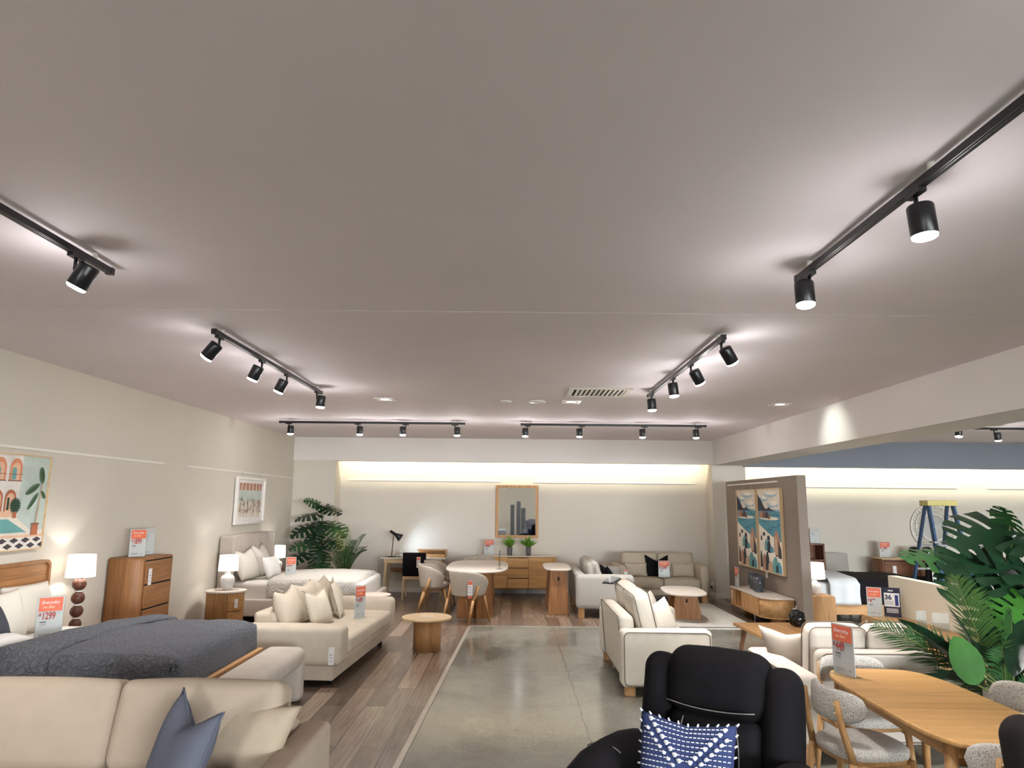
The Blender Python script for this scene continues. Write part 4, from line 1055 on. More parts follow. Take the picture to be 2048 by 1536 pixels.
# tallboy
def drawers_case(name, label, cat, loc, rz, W_, D_, H_, rows, wood_m, top=None, leg_h=0.12, split=1, tagx=None):
    """front towards local -Y"""
    s = thing(name, label, cat, loc, rz)
    w, d = W_/2, D_/2
    b = MB(); b.M = Matrix.Rotation(PI/2, 4, 'X'); b.prism(rr_pts(-w, w, leg_h, H_, 0.035), -d, d, True)
    b.build('case', wood_m[2], s)
    if top: MB().prism(rr_pts(-w-0.005, w+0.005, -d-0.005, d+0.005, 0.02), H_, H_+0.018).build('top', top, s)
    for sx in (-w+0.06, w-0.06):
        for sy in (-d+0.05, d-0.05): MB().cyl((sx, sy, 0), (sx, sy, leg_h+0.004), 0.016, 0.022, 10).build('leg', wood_m[2], s)
    hh = (H_-leg_h-0.05)/rows; cw = (W_-0.05)/split
    for i in range(rows):
        for k in range(split):
            x0 = -w+0.025+cw*k; z0 = leg_h+0.025+hh*i
            dr = MB().box(x0+0.004, x0+cw-0.004, -d-0.016, -d-0.001, z0+0.004, z0+hh-0.016).build('drawer', wood_m[0], s, 0.003)
            MB().box(x0+0.004, x0+cw-0.004, -d-0.004, -d-0.0005, z0+hh-0.016, z0+hh-0.002).build('finger_pull', DARK, dr)
    if tagx is not None: swing_tag(s, (tagx, -d-0.02, H_-0.12), 0, 0.07, 0.18, False)
    return s
tb = drawers_case('tallboy', 'tall oak chest of drawers against the left wall between the two beds', 'chest of drawers', (-4.275, 8.32, 0), R(90), 0.66, 0.40, 1.20, 4, OAKD, None, 0.10, 1, -0.22)

# bed 2: winged upholstered bed
b2 = thing('bed', 'cream winged upholstered bed with white quilt near the monstera', 'bed', (-3.4, 12.0, 0))
K = Matrix.Translation((3.4, -12.0, 0))
def W2(): m = MB(); m.M = K; return m
h2 = W2().rbox(-4.48, -4.38, 11.02, 12.86, 0.10, 1.30, 0.03, 3, 2).build('headboard', BEDFAB, b2)
for i in range(15): W2().rbox(-4.39, -4.355, 11.10+0.112*i, 11.10+0.112*i+0.108, 0.5, 1.28, 0.018, 3, 1).build('channel', BEDFAB, h2)
for y in (10.98, 12.82): W2().rbox(-4.48, -4.25, y, y+0.08, 0.04, 1.30, 0.03, 3, 2).build('wing', BEDFAB, b2)
for nm, bx in (('side_rail', (-4.38, -2.26, 11.05, 11.12, 0.10, 0.36)), ('side_rail', (-4.38, -2.26, 12.76, 12.83, 0.10, 0.36)), ('foot_rail', (-2.30, -2.20, 11.05, 12.83, 0.10, 0.36))):
    W2().rbox(*bx, 0.03).build(nm, BEDFAB, b2)
for x in (-4.30, -2.32):
    for y in (11.12, 12.76): W2().cyl((x, y, 0), (x, y, 0.12), 0.025, None, 10).build('leg', BLACK, b2)
W2().rbox(-4.37, -2.30, 11.13, 12.75, 0.28, 0.60, 0.06, 4, 5, (0, 0, 0.01), 0.003).build('mattress', SHEET, b2)
q = MB()
def quilt2(u, v):
    s = v*2.16-0.26; w = 1.64; ss = min(1, max(0, s/w))
    puff = 0.03+0.09*math.sin(PI*ss)**0.6*(0.55+0.45*math.sin(PI*u))
    x = -3.75+0.35*ss*0+(1.50)*u
    if s < 0: y, z = 11.115-0.02*min(1, -s*6), 0.60+s+0.02
    elif s > w: y, z = 12.77, 0.60-(s-w)+0.02
    else: y, z = 11.115+s, 0.60+puff
    if u > 0.88:
        k = (u-0.88)/0.12; z -= 0.30*k**2*(1 if 0 <= s <= w else 0.1); x -= 0.06*k*k
    p = Vector((x, y, z)); return K @ (p+noise.noise_vector(p*6)*0.012)
o = q.sheet(40, 44, quilt2).build('quilt', QUILTW); o.location = (-3.4, 12.0, 0); o.modifiers.new('thick', 'SOLIDIFY').thickness = 0.02
tag(o, 'white stitched quilt on the winged upholstered bed', 'quilt')
g2 = 'pillows on the winged bed'
pillow('pillow', 'off white large pillow at the near side of the winged bed', PILW, (-4.10, 11.38, 0.62), (R(-22), 0, R(84)), 0.62, 0.50, 0.2, 0.07, 71, None, None, g2, 'pillow')
pillow('pillow', 'off white large pillow at the far side of the winged bed', PILW, (-4.12, 12.15, 0.62), (R(-22), 0, R(95)), 0.66, 0.54, 0.2, 0.12, 72, None, None, g2, 'pillow')
pillow('pillow', 'small square white pillow in front on the winged bed', SHEET, (-3.80, 11.62, 0.62), (R(-24), 0, R(80)), 0.42, 0.36, 0.15, 0.0, 73, None, None, g2, 'pillow')
def fluted_nightstand(label, loc):
    s = thing('fluted_nightstand', label, 'nightstand', loc)
    pts = super_pts(0.24, 0.22, 2.6, 48); b = MB().prism(pts, 0.05, 0.545).build('body', OAK[2], s)
    fl = MB()
    for i in range(48):
        x, y = pts[i]
        if not (x > 0.06 and y < 0.13): fl.cyl((x, y, 0.06), (x, y, 0.54), 0.014, None, 6)
    fl.build('fluted_slats', OAK[2], s)
    MB().prism(super_pts(0.20, 0.18, 2.6, 32), 0.0, 0.05).build('plinth', OAKD[2], s)
    MB().prism(super_pts(0.275, 0.25, 2.4, 48), 0.548, 0.568).build('top', STONE, s)
    for z0, z1 in ((0.07, 0.295), (0.31, 0.535)):
        m = MB(); m.M = Matrix.Translation((0.17, -0.135, 0)) @ Matrix.Rotation(R(48), 4, 'Z'); m.box(-0.11, 0.11, -0.06, -0.0, z0, z1); m.build('drawer', OAK[0], s, 0.004)
    swing_tag(s, (0.222, -0.175, 0.47), R(48), 0.05, 0.12, False)
    return s
fluted_nightstand('fluted oak nightstand with white stone top beside the tallboy', (-4.10, 10.42, 0))
lathe_lamp('white ceramic jar lamp on the fluted nightstand', (-4.10, 10.44, 0.568), 'jar', 0.130, 0.22, 0.27)
nightstand_box('oak nightstand hidden beyond the far side of the winged bed', -4.48, -4.1, 13.0, 13.4, 0.55)
lathe_lamp('lit lamp beyond the winged bed near the corner pillar', (-4.30, 13.2, 0.55), 'jar', 0.135, 0.22, 0.26)

# ------------------------------------------------------------------ tables
def leaf_top(pts, z0, z1, mat, parent, name='tabletop', rim=None):
    o = MB().prism(pts, z0, z1, True).build(name, mat, parent, 0.006); return o
ct = thing('coffee_table', 'small round oak coffee table with panelled legs beside the cream sofa', 'coffee table', (-1.07, 9.27, 0))
leaf_top(super_pts(0.315, 0.315, 2.0, 64), 0.385, 0.41, OAKL[0], ct)
for a in (0.3, 0.3+2*PI/3, 0.3+4*PI/3):
    m = MB(); m.M = Matrix.Rotation(a-PI/2, 4, 'Z'); m.prism(super_pts(0.10, 0.085, 3.0, 32, (0, 0.095)), 0, 0.385, True).build('leg', OAK[2], ct)
MB().box(-0.08, 0.10, -0.02, 0.03, 0.4105, 0.4115).build('paper_label', CARD, ct)
sd = thing('side_table', 'small round side table with pale pink top beyond the cream sofa', 'side table', (-2.03, 10.75, 0))
MB().lathe([(0.0, 0.475), (0.24, 0.475), (0.25, 0.482), (0.24, 0.49), (0.0, 0.49)], 40, cap=False).build('tabletop', plain('pale_pink_stone', srgb(214, 184, 172), 0.35), sd)
MB().lathe([(0.16, 0.0), (0.16, 0.015), (0.025, 0.03), (0.022, 0.475)], 28).build('pedestal', WHITEP, sd)

def slab_leg(w0, w1, t, h, hole=True):
    """tapered slab leg in the XZ plane, wider at the floor"""
    m = MB(); m.M = Matrix.Rotation(PI/2, 4, 'X')
    m.prism([(-w0/2, 0), (w0/2, 0), (w1/2, h), (-w1/2, h)], -t/2, t/2); return m
dt = thing('dining_table', 'white topped dining table before the sideboard with a curved slab base', 'dining table', (-0.59, 12.72, 0))
leaf_top(super_pts(0.53, 1.15, 3.2, 72), 0.725, 0.75, STONE, dt)
for y in (-0.86, 0.62):
    for sx in (-1, 1):
        m = slab_leg(0.34, 0.22, 0.10, 0.725); m.M = Matrix.Translation((sx*0.15, y, 0)) @ Matrix.Rotation(sx*R(18), 4, 'Z') @ m.M
        m2 = MB(); m2.M = Matrix.Translation((sx*0.145, y, 0)) @ Matrix.Rotation(sx*R(24), 4, 'Z') @ Matrix.Rotation(PI/2, 4, 'X')
        m2.prism([(-0.15, 0), (0.15, 0), (0.09, 0.725), (-0.09, 0.725)], -0.045, 0.045); m2.build('leg', OAKD[2], dt, 0.006)
MB().box(-0.2, 0.2, -0.7, 0.5, 0.66, 0.722).build('under_frame', OAKD[1], dt)
pc = thing('console_table', 'narrow white topped console with tapered oak slab legs beside the linen sofa', 'console table', (0.795, 12.75, 0))
leaf_top(super_pts(0.235, 0.66, 4.0, 64), 0.725, 0.75, STONE, pc)
for y in (-0.50, 0.45):
    m = MB(); m.M = Matrix.Translation((0, y, 0)) @ Matrix.Rotation(PI/2, 4, 'X'); m.prism([(-0.18, 0), (0.18, 0), (0.135, 0.725), (-0.135, 0.725)], -0.04, 0.04)
    lg = m.build('leg', OAKD[2], pc, 0.006)
    MB().tube([(0, y-0.043, 0.585+0.03*s_) for s_ in (-1, 1)], 0.014, 12).build('cable_slot', DARK, lg)
c2 = thing('coffee_table', 'white topped coffee table with tapered oak legs on the pale rug', 'coffee table', (2.83, 11.95, 0), R(-4))
leaf_top(super_pts(0.34, 0.62, 3.0, 64), 0.425, 0.45, STONE, c2)
for y in (-0.18, 0.34):
    m = MB(); m.M = Matrix.Translation((0.02, y, 0)) @ Matrix.Rotation(PI/2, 4, 'X'); m.prism([(-0.24, 0), (0.24, 0), (0.17, 0.425), (-0.17, 0.425)], -0.04, 0.04)
    lg = m.build('leg', OAKD[2], c2, 0.006)
    MB().tube([(0.02, y-0.043, 0.31+0.025*s_) for s_ in (-1, 1)], 0.014, 12).build('cable_slot', DARK, lg)
rg = MB().rbox(1.98, 3.72, 11.08, 13.65, 0.008, 0.022, 0.006, 2, 30, nz=0.002).build('rug', RUGM); tag(rg, 'pale grey rug under the white topped coffee table', 'rug')

# sideboard
sb = thing('sideboard', 'oak sideboard with white top below the oak mirror', 'sideboard', (0.13, 14.74, 0))
b = MB().prism(rr_pts(-0.78, 0.78, -0.22, 0.22, 0.10, 8), 0.14, 0.765, True).build('case', OAKG[0], sb)
MB().prism(rr_pts(-0.80, 0.80, -0.235, 0.235, 0.11, 8), 0.768, 0.785).build('top', STONE, sb)
for i in range(3): MB().box(-0.21, 0.21, -0.236, -0.2205, 0.155+0.2*i, 0.155+0.2*i+0.185).build('drawer', OAKG[0], sb, 0.003); MB().box(-0.21, 0.21, -0.226, -0.2205, 0.155+0.2*i+0.187, 0.155+0.2*i+0.198).build('finger_pull', DARK, sb)
for x0, x1 in ((-0.68, -0.22), (0.22, 0.68)): MB().box(x0, x1, -0.236, -0.2205, 0.155, 0.745).build('door', OAKG[0], sb, 0.003)
for x in (-0.66, -0.21, 0.21, 0.66):
    for y in (-0.16, 0.16): MB().cyl((x, y, 0), (x, y, 0.142), 0.011, None, 10).build('leg', STEEL, sb)

# media unit by the partition (front towards -X)
mu = thing('media_unit', 'low oak media unit with rounded end and white top along the partition', 'media unit', (4.04, 11.82, 0), R(-90))
pts = [(-0.82, -0.22), (0.60, -0.22)]+[(0.60+0.25*math.sin(R(a)), 0.03-0.25*math.cos(R(a))) for a in range(15, 91, 15)]+[(0.85, 0.23), (-0.82, 0.23)]
MB().prism(pts, 0.15, 0.165).build('bottom_panel', OAK[0], mu)
MB().prism([(x*1.012, y*1.02) for x, y in pts], 0.435, 0.45).build('top', STONE, mu)
MB().box(-0.82, -0.55, -0.20, 0.23, 0.165, 0.435).build('cabinet', OAK[2], mu)
MB().prism([(-0.25, -0.205), (0.60, -0.205)]+[(0.60+0.245*math.sin(R(a)), 0.03-0.245*math.cos(R(a))) for a in range(15, 91, 15)]+[(0.845, 0.23), (-0.25, 0.23)], 0.165, 0.435, True).build('cabinet', OAK[0], mu)
MB().box(-0.55, -0.25, -0.15, 0.2, 0.28, 0.295).box(-0.55, -0.25, 0.2, 0.215, 0.165, 0.435).build('shelf', OAKD[0], mu)
for x0, x1 in ((-0.81, -0.56), (-0.24, 0.10), (0.11, 0.58)): MB().box(x0, x1, -0.222, -0.206, 0.172, 0.43).build('door', OAK[2], mu, 0.003)
swing_tag(mu, (-0.70, -0.225, 0.39), 0, 0.05, 0.13, False)
MB().prism(super_pts(0.12, 0.10, 2.4, 24, (0.66, 0.05)), 0, 0.15, True).build('leg', OAKD[2], mu)
MB().prism(super_pts(0.12, 0.10, 2.4, 24, (-0.62, 0.05)), 0, 0.15, True).build('leg', OAKD[2], mu)
MB().cyl((0.1, -0.12, 0), (0.1, -0.12, 0.15), 0.012, None, 8).build('leg', STEEL, mu)
def ribbed_vase(label, loc):
    prof = [(0.04, 0), (0.062, 0.004), (0.062, 0.035), (0.05, 0.045), (0.075, 0.075), (0.088, 0.13), (0.09, 0.245), (0.084, 0.245), (0.082, 0.13), (0.0, 0.06)]
    m = MB(); n = 48; vs = []; fs = []
    for i in range(n):
        a = 2*PI*i/n
        for r, z in prof: rr_ = r*(1.0+(0.02 if i % 2 and 0.06 < z < 0.25 else 0)); vs.append((rr_*math.cos(a), rr_*math.sin(a), z))
    k = len(prof)
    for i in range(n):
        for j in range(k-1): fs.append((i*k+j, ((i+1) % n)*k+j, ((i+1) % n)*k+j+1, i*k+j+1))
    o = m.geo(vs, fs).build('ribbed_vase', GLASSG); place(o, loc); tag(o, label, 'vase', 'ribbed vases on the media unit')
for i, (x, y) in enumerate(((4.03, 11.78), (4.07, 12.02), (4.10, 12.26))): ribbed_vase(['smoky ribbed vase nearest the camera on the media unit', 'smoky ribbed vase in the middle of the row of three', 'smoky ribbed vase farthest back on the media unit'][i], (x, y, 0.45))

# desk with lamp
dk = thing('writing_desk', 'pale timber writing desk against the back wall behind the black chair', 'desk', (-1.98, 14.66, 0))
MB().prism(rr_pts(-0.66, 0.66, -0.30, 0.30, 0.04), 0.715, 0.74).build('desktop', STONE, dk)
MB().box(-0.58, 0.58, -0.26, 0.26, 0.64, 0.712).build('apron', OAKL[0], dk)
MB().box(-0.46, -0.05, -0.275, -0.262, 0.63, 0.71).build('drawer', OAKL[0], dk, 0.003); MB().box(0.05, 0.46, -0.275, -0.262, 0.63, 0.71).build('drawer', OAKL[0], dk, 0.003)
for sx in (-1, 1):
    for y in (-0.24, 0.24): MB().bar((sx*0.53, y, 0.70), (sx*0.57, y*1.05, 0), 0.05, 0.05, 0.03, 0.03).build('leg', OAKL[2], dk, 0.004)
MB().box(-0.5, 0.5, 0.2, 0.22, 0.42, 0.50).build('stretcher', OAKD[0], dk)
hu = MB(); hu.M = Matrix.Identity(4); hu.box(0.05, 0.64, 0.0, 0.26, 0.86, 0.88).box(0.62, 0.64, 0.0, 0.26, 0.742, 0.86).box(0.05, 0.62, 0.24, 0.26, 0.742, 0.86).build('hutch_shelf', OAK[0], dk, 0.004)
hs = MB().prism([(0.2+0.42*i/10, 0.0-0.12*math.sin(PI*i/10*0.5)) for i in range(11)]+[(0.62, 0.22), (0.2, 0.22)], 0.742, 0.80).build('hutch_tray', OAK[0], dk)
l = thing('desk_lamp', 'black angled desk lamp lighting the back wall on the desk', 'desk lamp', (-2.43, 14.55, 0.74))
MB().lathe([(0.10, 0), (0.10, 0.012), (0.03, 0.02), (0.0, 0.022)], 28, cap=False).box(-0.11, 0.20, -0.045, 0.045, 0, 0.010).build('lamp_foot', BLACK, l)
MB().cyl((0, 0, 0.015), (0.03, 0, 0.46), 0.009, None, 10).build('lamp_stem', BLACK, l)
hd = Matrix.Translation((0.05, 0, 0.455)) @ Matrix.Rotation(R(123), 4, 'Y')
m = MB(); m.M = hd; m.lathe([(0.0, -0.115), (0.028, -0.11), (0.03, 0.02), (0.045, 0.05), (0.085, 0.15), (0.08, 0.15), (0.04, 0.05)], 24, cap=False).build('lamp_head', BLACK, l)
m = MB(); m.M = hd; m.lathe([(max(0.001, 0.035*math.sin(PI*k/8)), 0.10-0.035*math.cos(PI*k/8)) for k in range(9)], 14, cap=False).build('bulb', LENSB, l)
d = bpy.data.lights.new('desk_lamp_light', 'SPOT'); d.energy = 10; d.spot_size = R(160); d.spot_blend = 1.0; d.color = (0.62, 0.80, 1.0); d.shadow_soft_size = 0.07
o = bpy.data.objects.new('desk_lamp_light', d); COL.objects.link(o); o.parent = l; o.location = (0.17, 0, 0.385); o.rotation_euler = Vector((0.9, 0.28, -0.3)).to_track_quat('-Z', 'Y').to_euler()
MB().tube([(-0.1, 0, 0.012), (-0.2, 0.02, 0.0), (-0.27, 0.05, -0.1), (-0.26, 0.1, -0.3), (-0.38, 0.16, -0.5), (-0.36, 0.2, -0.66), (-0.34, 0.25, -0.735)], 0.004, 6).build('cord', BLACK, l)
bt = thing('glass_bottle', 'small clear bottle with pale label on the desk beside the lamp', 'bottle', (-2.24, 14.55, 0.74))
MB().lathe([(0.0, 0.0), (0.035, 0.0), (0.035, 0.08), (0.012, 0.10), (0.012, 0.13), (0.0, 0.13)], 18, cap=False).build('bottle_body', plain('frosted_bottle_glass', srgb(188, 196, 190), 0.2), bt)
MB().lathe([(0.0365, 0.02), (0.0365, 0.065)], 18, cap=False).build('bottle_label', CARD, bt)

def black_chair(label, loc, rz):
    s = thing('dining_chair', label, 'chair', loc, rz)
    MB().rbox(-0.23, 0.23, -0.24, 0.22, 0.43, 0.51, 0.03, 3, 3, (0, 0, 0.015)).build('seat', BLKFAB, s)
    m = MB(); m.M = lean((0, 0.20, 0.44), R(6)); m.rbox(-0.225, 0.225, -0.03, 0.035, 0.0, 0.44, 0.025, 3, 3).build('backrest', BLKFAB, s)
    MB().box(-0.21, 0.21, -0.22, -0.19, 0.37, 0.43).box(-0.21, 0.21, 0.19, 0.22, 0.37, 0.43).box(-0.22, -0.19, -0.2, 0.2, 0.37, 0.43).box(0.19, 0.22, -0.2, 0.2, 0.37, 0.43).build('seat_frame', OAKL[0], s, 0.003)
    for sx in (-1, 1):
        for sy in (-1, 1): MB().bar((sx*0.20, sy*0.20, 0.43), (sx*0.215, sy*0.23, 0), 0.042, 0.042, 0.024, 0.024).build('leg', OAKL[2], s, 0.003)
    return s
bch = black_chair('black upholstered chair with pale legs pushed up to the desk', (-1.87, 14.08, 0), R(180))
swing_tag(bch, (-0.09, 0.30, 0.80), R(180), 0.075, 0.2, True)

# tub dining chairs
def tub_chair(label, loc, rz):
    s = thing('tub_chair', label, 'chair', loc, rz, 'tub chairs around the white dining table')
    m = MB(); n = 40; A0 = R(118)
    def prof(a):
        k = min(1, abs(a)/A0); return 0.80-0.03*k-0.15*k**4, 0.42+0.02*k     # top, bottom heights
    def shell(u, v):
        a = -A0+2*A0*u; zt, zb = prof(a); t = 0.024*(1-0.0*v)
        # v loops around the section: outer up, over, inner down
        loop = [(1, 0.0), (1, 0.25), (1, 0.5), (1, 0.75), (1, 0.93), (0.6, 1.0), (-0.6, 1.0), (-1, 0.93), (-1, 0.75), (-1, 0.5), (-1, 0.25), (-1, 0.0), (0, -0.03), (1, 0.0)]
        i = min(len(loop)-2, int(v*(len(loop)-1)+1e-6)); f = v*(len(loop)-1)-i
        o_ = loop[i][0]*(1-f)+loop[i+1][0]*f; h = loop[i][1]*(1-f)+loop[i+1][1]*f
        z = zb+(zt-zb)*h; r = 0.245+0.055*h+t*o_
        return Vector((r*1.0*math.sin(a), r*0.98*math.cos(a), z))
    m.sheet(n, 13, shell)
    for uu in (0, 1): pts = [shell(uu, k/13) for k in range(13)]; m.geo(pts, [tuple(range(13)) if uu else tuple(reversed(range(13)))])
    m.build('backrest', GREIGE, s)
    MB().lathe([(0.0, 0.40), (0.20, 0.40), (0.245, 0.42), (0.25, 0.455), (0.235, 0.485), (0.18, 0.495), (0.0, 0.50)], 36, cap=False).build('seat', GREIGE, s)
    MB().prism(super_pts(0.17, 0.17, 3, 24), 0.365, 0.40).build('under_frame', OAKD[0], s)
    for sx in (-1, 1):
        MB().tube([(sx*0.285, 0.10, 0.575), (sx*0.275, 0.13, 0.46), (sx*0.26, 0.19, 0.36)], 0.022, 8, 0.024).tube([(sx*0.26, 0.19, 0.36), (sx*0.27, 0.30, 0.0)], 0.024, 8, 0.014).build('leg', OAK[2], s)
        MB().tube([(sx*0.19, -0.15, 0.40), (sx*0.24, -0.24, 0.0)], 0.023, 8, 0.014).build('leg', OAK[2], s)
    return s
tc = tub_chair('grey tub chair nearest the camera at the white dining table', (-0.67, 11.40, 0), R(180-38))
tg = swing_tag(tc, (-0.225, 0.225, 0.66), R(180+46), 0.075, 0.22, True)
MB().box(-0.03, 0.03, -0.004, 0, -0.26, -0.225).build('tag_sticker', ORANGE, tg)
tcb = tub_chair('grey tub chair on the left of the white table, the nearer one', (-1.30, 12.42, 0), R(180-84))
dup(tcb, 'grey tub chair on the left of the white table, the farther one', (-1.28, 13.10, 0), R(180-92))
dup(tcb, 'grey tub chair at the far end of the white table before the sideboard', (-0.62, 13.98, 0), R(2))

# oak dining table with boucle chairs
ot = thing('dining_table', 'oak dining table with bowed sides and rounded corners at the lower right', 'dining table', (2.42, 4.26, 0), R(-1.5))
leaf_top(super_pts(0.36, 0.79, 4.2, 80), 0.725, 0.752, OAKG[0], ot)
for (x0, x1, y0, y1) in ((-0.27, 0.27, -0.64, -0.615), (-0.27, 0.27, 0.615, 0.64), (-0.285, -0.26, -0.62, 0.62), (0.26, 0.285, -0.62, 0.62)):
    MB().box(x0, x1, y0, y1, 0.655, 0.725).build('apron', OAK[1 if y1-y0 > 1 else 0], ot)
for sx in (-1, 1):
    for sy in (-1, 1): MB().cyl((sx*0.265, sy*0.62, 0.725), (sx*0.285, sy*0.66, 0), 0.032, 0.018, 16).build('leg', OAK[2], ot)
def boucle_chair(label, loc, rz):
    s = thing('boucle_chair', label, 'chair', loc, rz, 'boucle chairs around the oak dining table')
    MB().prism(super_pts(0.215, 0.215, 3.0, 40), 0.415, 0.44).build('seat_frame', OAK[0], s)
    m = MB()
    prof = [(0.985, 0.44), (1.0, 0.455), (1.0, 0.475), (0.93, 0.492), (0.7, 0.50), (0.0, 0.503)]
    base = super_pts(0.225, 0.225, 3.0, 40); vs = []; fs = []; k = len(prof)
    for x, y in base:
        for f_, z in prof: vs.append((x*f_, y*f_, z))
    for i in range(40):
        for j in range(k-1): fs.append((i*k+j, ((i+1) % 40)*k+j, ((i+1) % 40)*k+j+1, i*k+j+1))
    m.geo(vs, fs).build('seat', BOUC, s)
    # curved pill shaped back pad
    m = MB(); nu, nv = 28, 14
    def pad(u, v):
        a = R(-58+116*u); e = max(0.0, 1-abs(2*u-1)**5)**0.5; hh = 0.088*max(0.02, e); t = 0.026*max(0.05, e)
        ph = 2*PI*v; cz = math.cos(ph); sz = math.sin(ph)
        r = 0.285+t*math.copysign(abs(cz)**0.6, cz); z = 0.715+hh*math.copysign(abs(sz)**0.6, sz)
        return Vector((r*math.sin(a)*0.95, r*math.cos(a)-0.055, z+0.0))
    m.sheet(nu, nv, pad).build('backrest', BOUC, s)
    for sx in (-1, 1):
        lg = MB().tube([(sx*0.165, 0.245, 0.755), (sx*0.18, 0.225, 0.60), (sx*0.205, 0.185, 0.43)], 0.017, 10, 0.021).tube([(sx*0.205, 0.185, 0.43), (sx*0.225, 0.25, 0)], 0.023, 10, 0.014).build('leg', OAK[2], s)
        for z in (0.69, 0.735): MB().tube([(sx*0.168, 0.258, z), (sx*0.17, 0.266, z)], 0.007, 8).build('screw_cap', OAKL[2], lg)
        MB().tube([(sx*0.19, -0.175, 0.43), (sx*0.215, -0.215, 0)], 0.023, 10, 0.014).build('leg', OAK[2], s)
        MB().tube([(sx*0.20, 0.17, 0.40), (sx*0.19, -0.17, 0.40)], 0.016, 8).build('side_rail', OAK[1], s)
    return s
bo = boucle_chair('grey boucle chair on the left long side of the oak dining table', (2.07, 4.42, 0), R(90+8))
dup(bo, 'grey boucle chair at the far end of the oak table before the oatmeal sofa', (2.38, 5.02, 0), R(2))
dup(bo, 'grey boucle chair on the right long side of the oak table by the plants', (2.88, 4.40, 0), R(-92))
dup(bo, 'grey boucle chair at the near end of the oak table behind the brown recliner', (2.31, 3.57, 0), R(180+4))

# slatted oak coffee table behind the oatmeal sofa
st = thing('coffee_table', 'slatted oak coffee table corner beyond the oatmeal sofa', 'coffee table', (3.22, 8.42, 0), R(3))
sl = MB()
for i in range(9): sl.box(-0.46+0.103*i, -0.46+0.103*i+0.098, -0.58, 0.58, 0.385, 0.42)
sl.build('tabletop', OAK[1], st, 0.004)
for sx in (-1, 1):
    for sy in (-1, 1): MB().bar((sx*0.36, sy*0.46, 0.385), (sx*0.42, sy*0.53, 0), 0.05, 0.05, 0.03, 0.03).build('leg', WALN[2], st)
kn = thing('table_ornament', 'glossy black round ornament on the slatted coffee table', 'ornament', (3.42, 8.72, 0.42))
BLG = plain('black_gloss_glaze', srgb(20, 20, 18), 0.08)
MB().lathe([(max(0.001, 0.095*math.sin(PI*k/14)), 0.095-0.095*math.cos(PI*k/14)) for k in range(15)], 24, cap=False).build('core', BLG, kn)
for a, tl in ((0, 0.5), (1.1, 1.0), (2.2, 1.5), (0.6, 2.2)):
    Mx = Matrix.Translation((0, 0, 0.095)) @ Euler((tl, 0.3, a)).to_matrix().to_4x4()
    MB().tube([tuple(Mx @ Vector((0.098*math.cos(2*PI*i/28), 0.098*math.sin(2*PI*i/28), 0))) for i in range(28)], 0.009, 8, closed=True).build('strap', BLG, kn)
